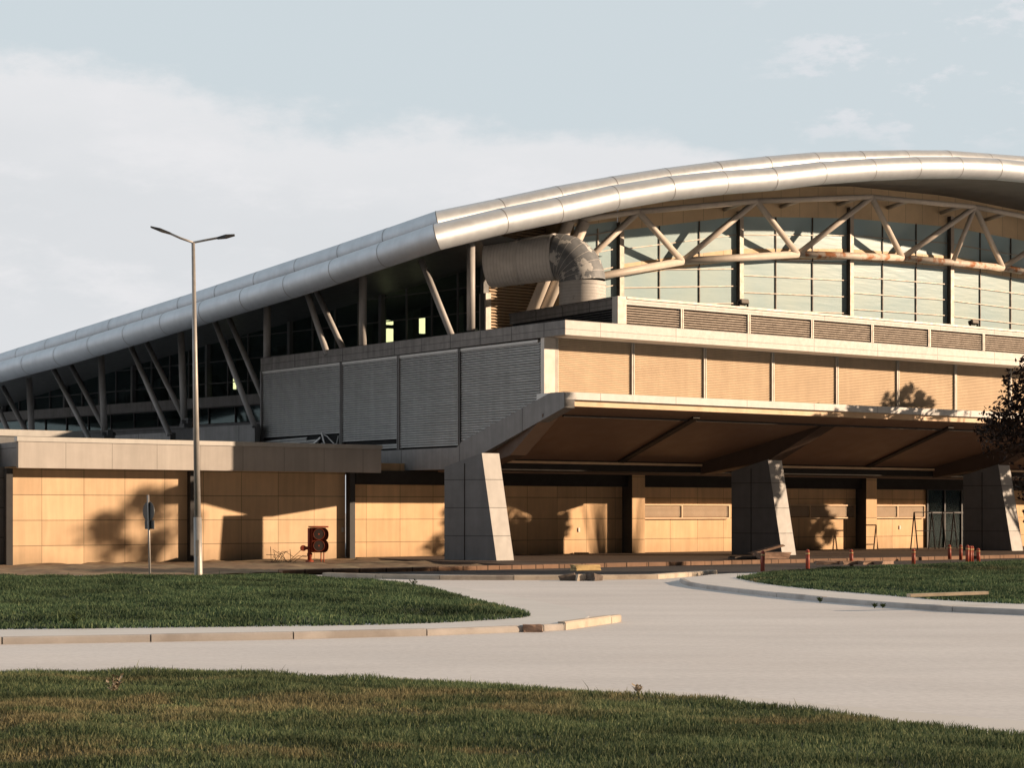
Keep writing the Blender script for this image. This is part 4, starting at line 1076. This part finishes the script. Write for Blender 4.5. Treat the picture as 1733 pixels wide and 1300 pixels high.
def C10(r,g,b,k=10): 
    c=srgb(r,g,b); return tuple(x*k for x in c)
blue=wmix(.90,sky.outputs[0],C10(213,223,228))
# cloud bank: its upper edge falls from left to right
edge=wm('SUBTRACT',.2090,wm('MULTIPLY',sep.outputs[0],.11))
nz=wm('MULTIPLY',wm('SUBTRACT',wn(9,(1,1,2.2),9,.62,(.3,.2,.1)),.5),.075)
dv=wm('SUBTRACT',wm('ADD',edge,nz),sep.outputs[2])
bank=wmr(dv,-.004,.014,0,1)
under=wmr(dv,.0,.075,0,1)
cloudcol=wmix(under,C10(233,233,235),C10(221,223,226))
n3=wn(5,(1,1,3),6,.6,(2,1,0)); cloudcol=wmix(wmr(n3,.35,.7,0,.45),cloudcol,C10(227,228,231))
n4=wn(11,(1,1,2.6),10,.65,(5,3,1)); cloudcol=wmix(wmr(n4,.45,.68,0,.85),cloudcol,C10(236,235,237))
c=wmix(wm('MULTIPLY',bank,.92),blue,cloudcol)
puff=wmr(wn(16,(1,1,2.4),7,.6,(.7,.4,.3)),.54,.64,0,.75)
pm=wm('MULTIPLY',puff,wm('MULTIPLY',wmr(sep.outputs[0],.10,.18,0,1),wmr(sep.outputs[2],.18,.22,0,1)))
c=wmix(pm,c,C10(228,229,233))
# unseen sky dimmed behind and sunward, lifted at left, to set wall contrast
dim=wm('MULTIPLY',wmr(sep.outputs[2],.35,.9,1.0,.85),wm('MULTIPLY',wmr(wm('SUBTRACT',wm('MULTIPLY',sep.outputs[1],.75),wm('MULTIPLY',sep.outputs[0],.66)),-.35,.30,.06,1.0),wmr(sep.outputs[0],-.9,-.35,1.3,1.0)))
cbv=N.new('ShaderNodeVectorMath'); cbv.operation='SCALE'; L.new(c,cbv.inputs[0]); L.new(dim,cbv.inputs['Scale']); c=cbv.outputs[0]
L.new(c,bg.inputs[0])
# ================================================================= CAMERA
cam=bpy.data.cameras.new('camera'); co_=bpy.data.objects.new('camera',cam); COL.objects.link(co_)
cam.sensor_width=36; cam.lens=36*F/1733; cam.shift_y=(HY-650)/1733; cam.clip_end=5000
co_.location=(0,0,HC); co_.rotation_euler=(math.pi/2,0,0); S.camera=co_
S.view_settings.view_transform='Standard'; S.view_settings.look='None'; S.view_settings.exposure=0
S.cycles.max_bounces=8; S.cycles.diffuse_bounces=1
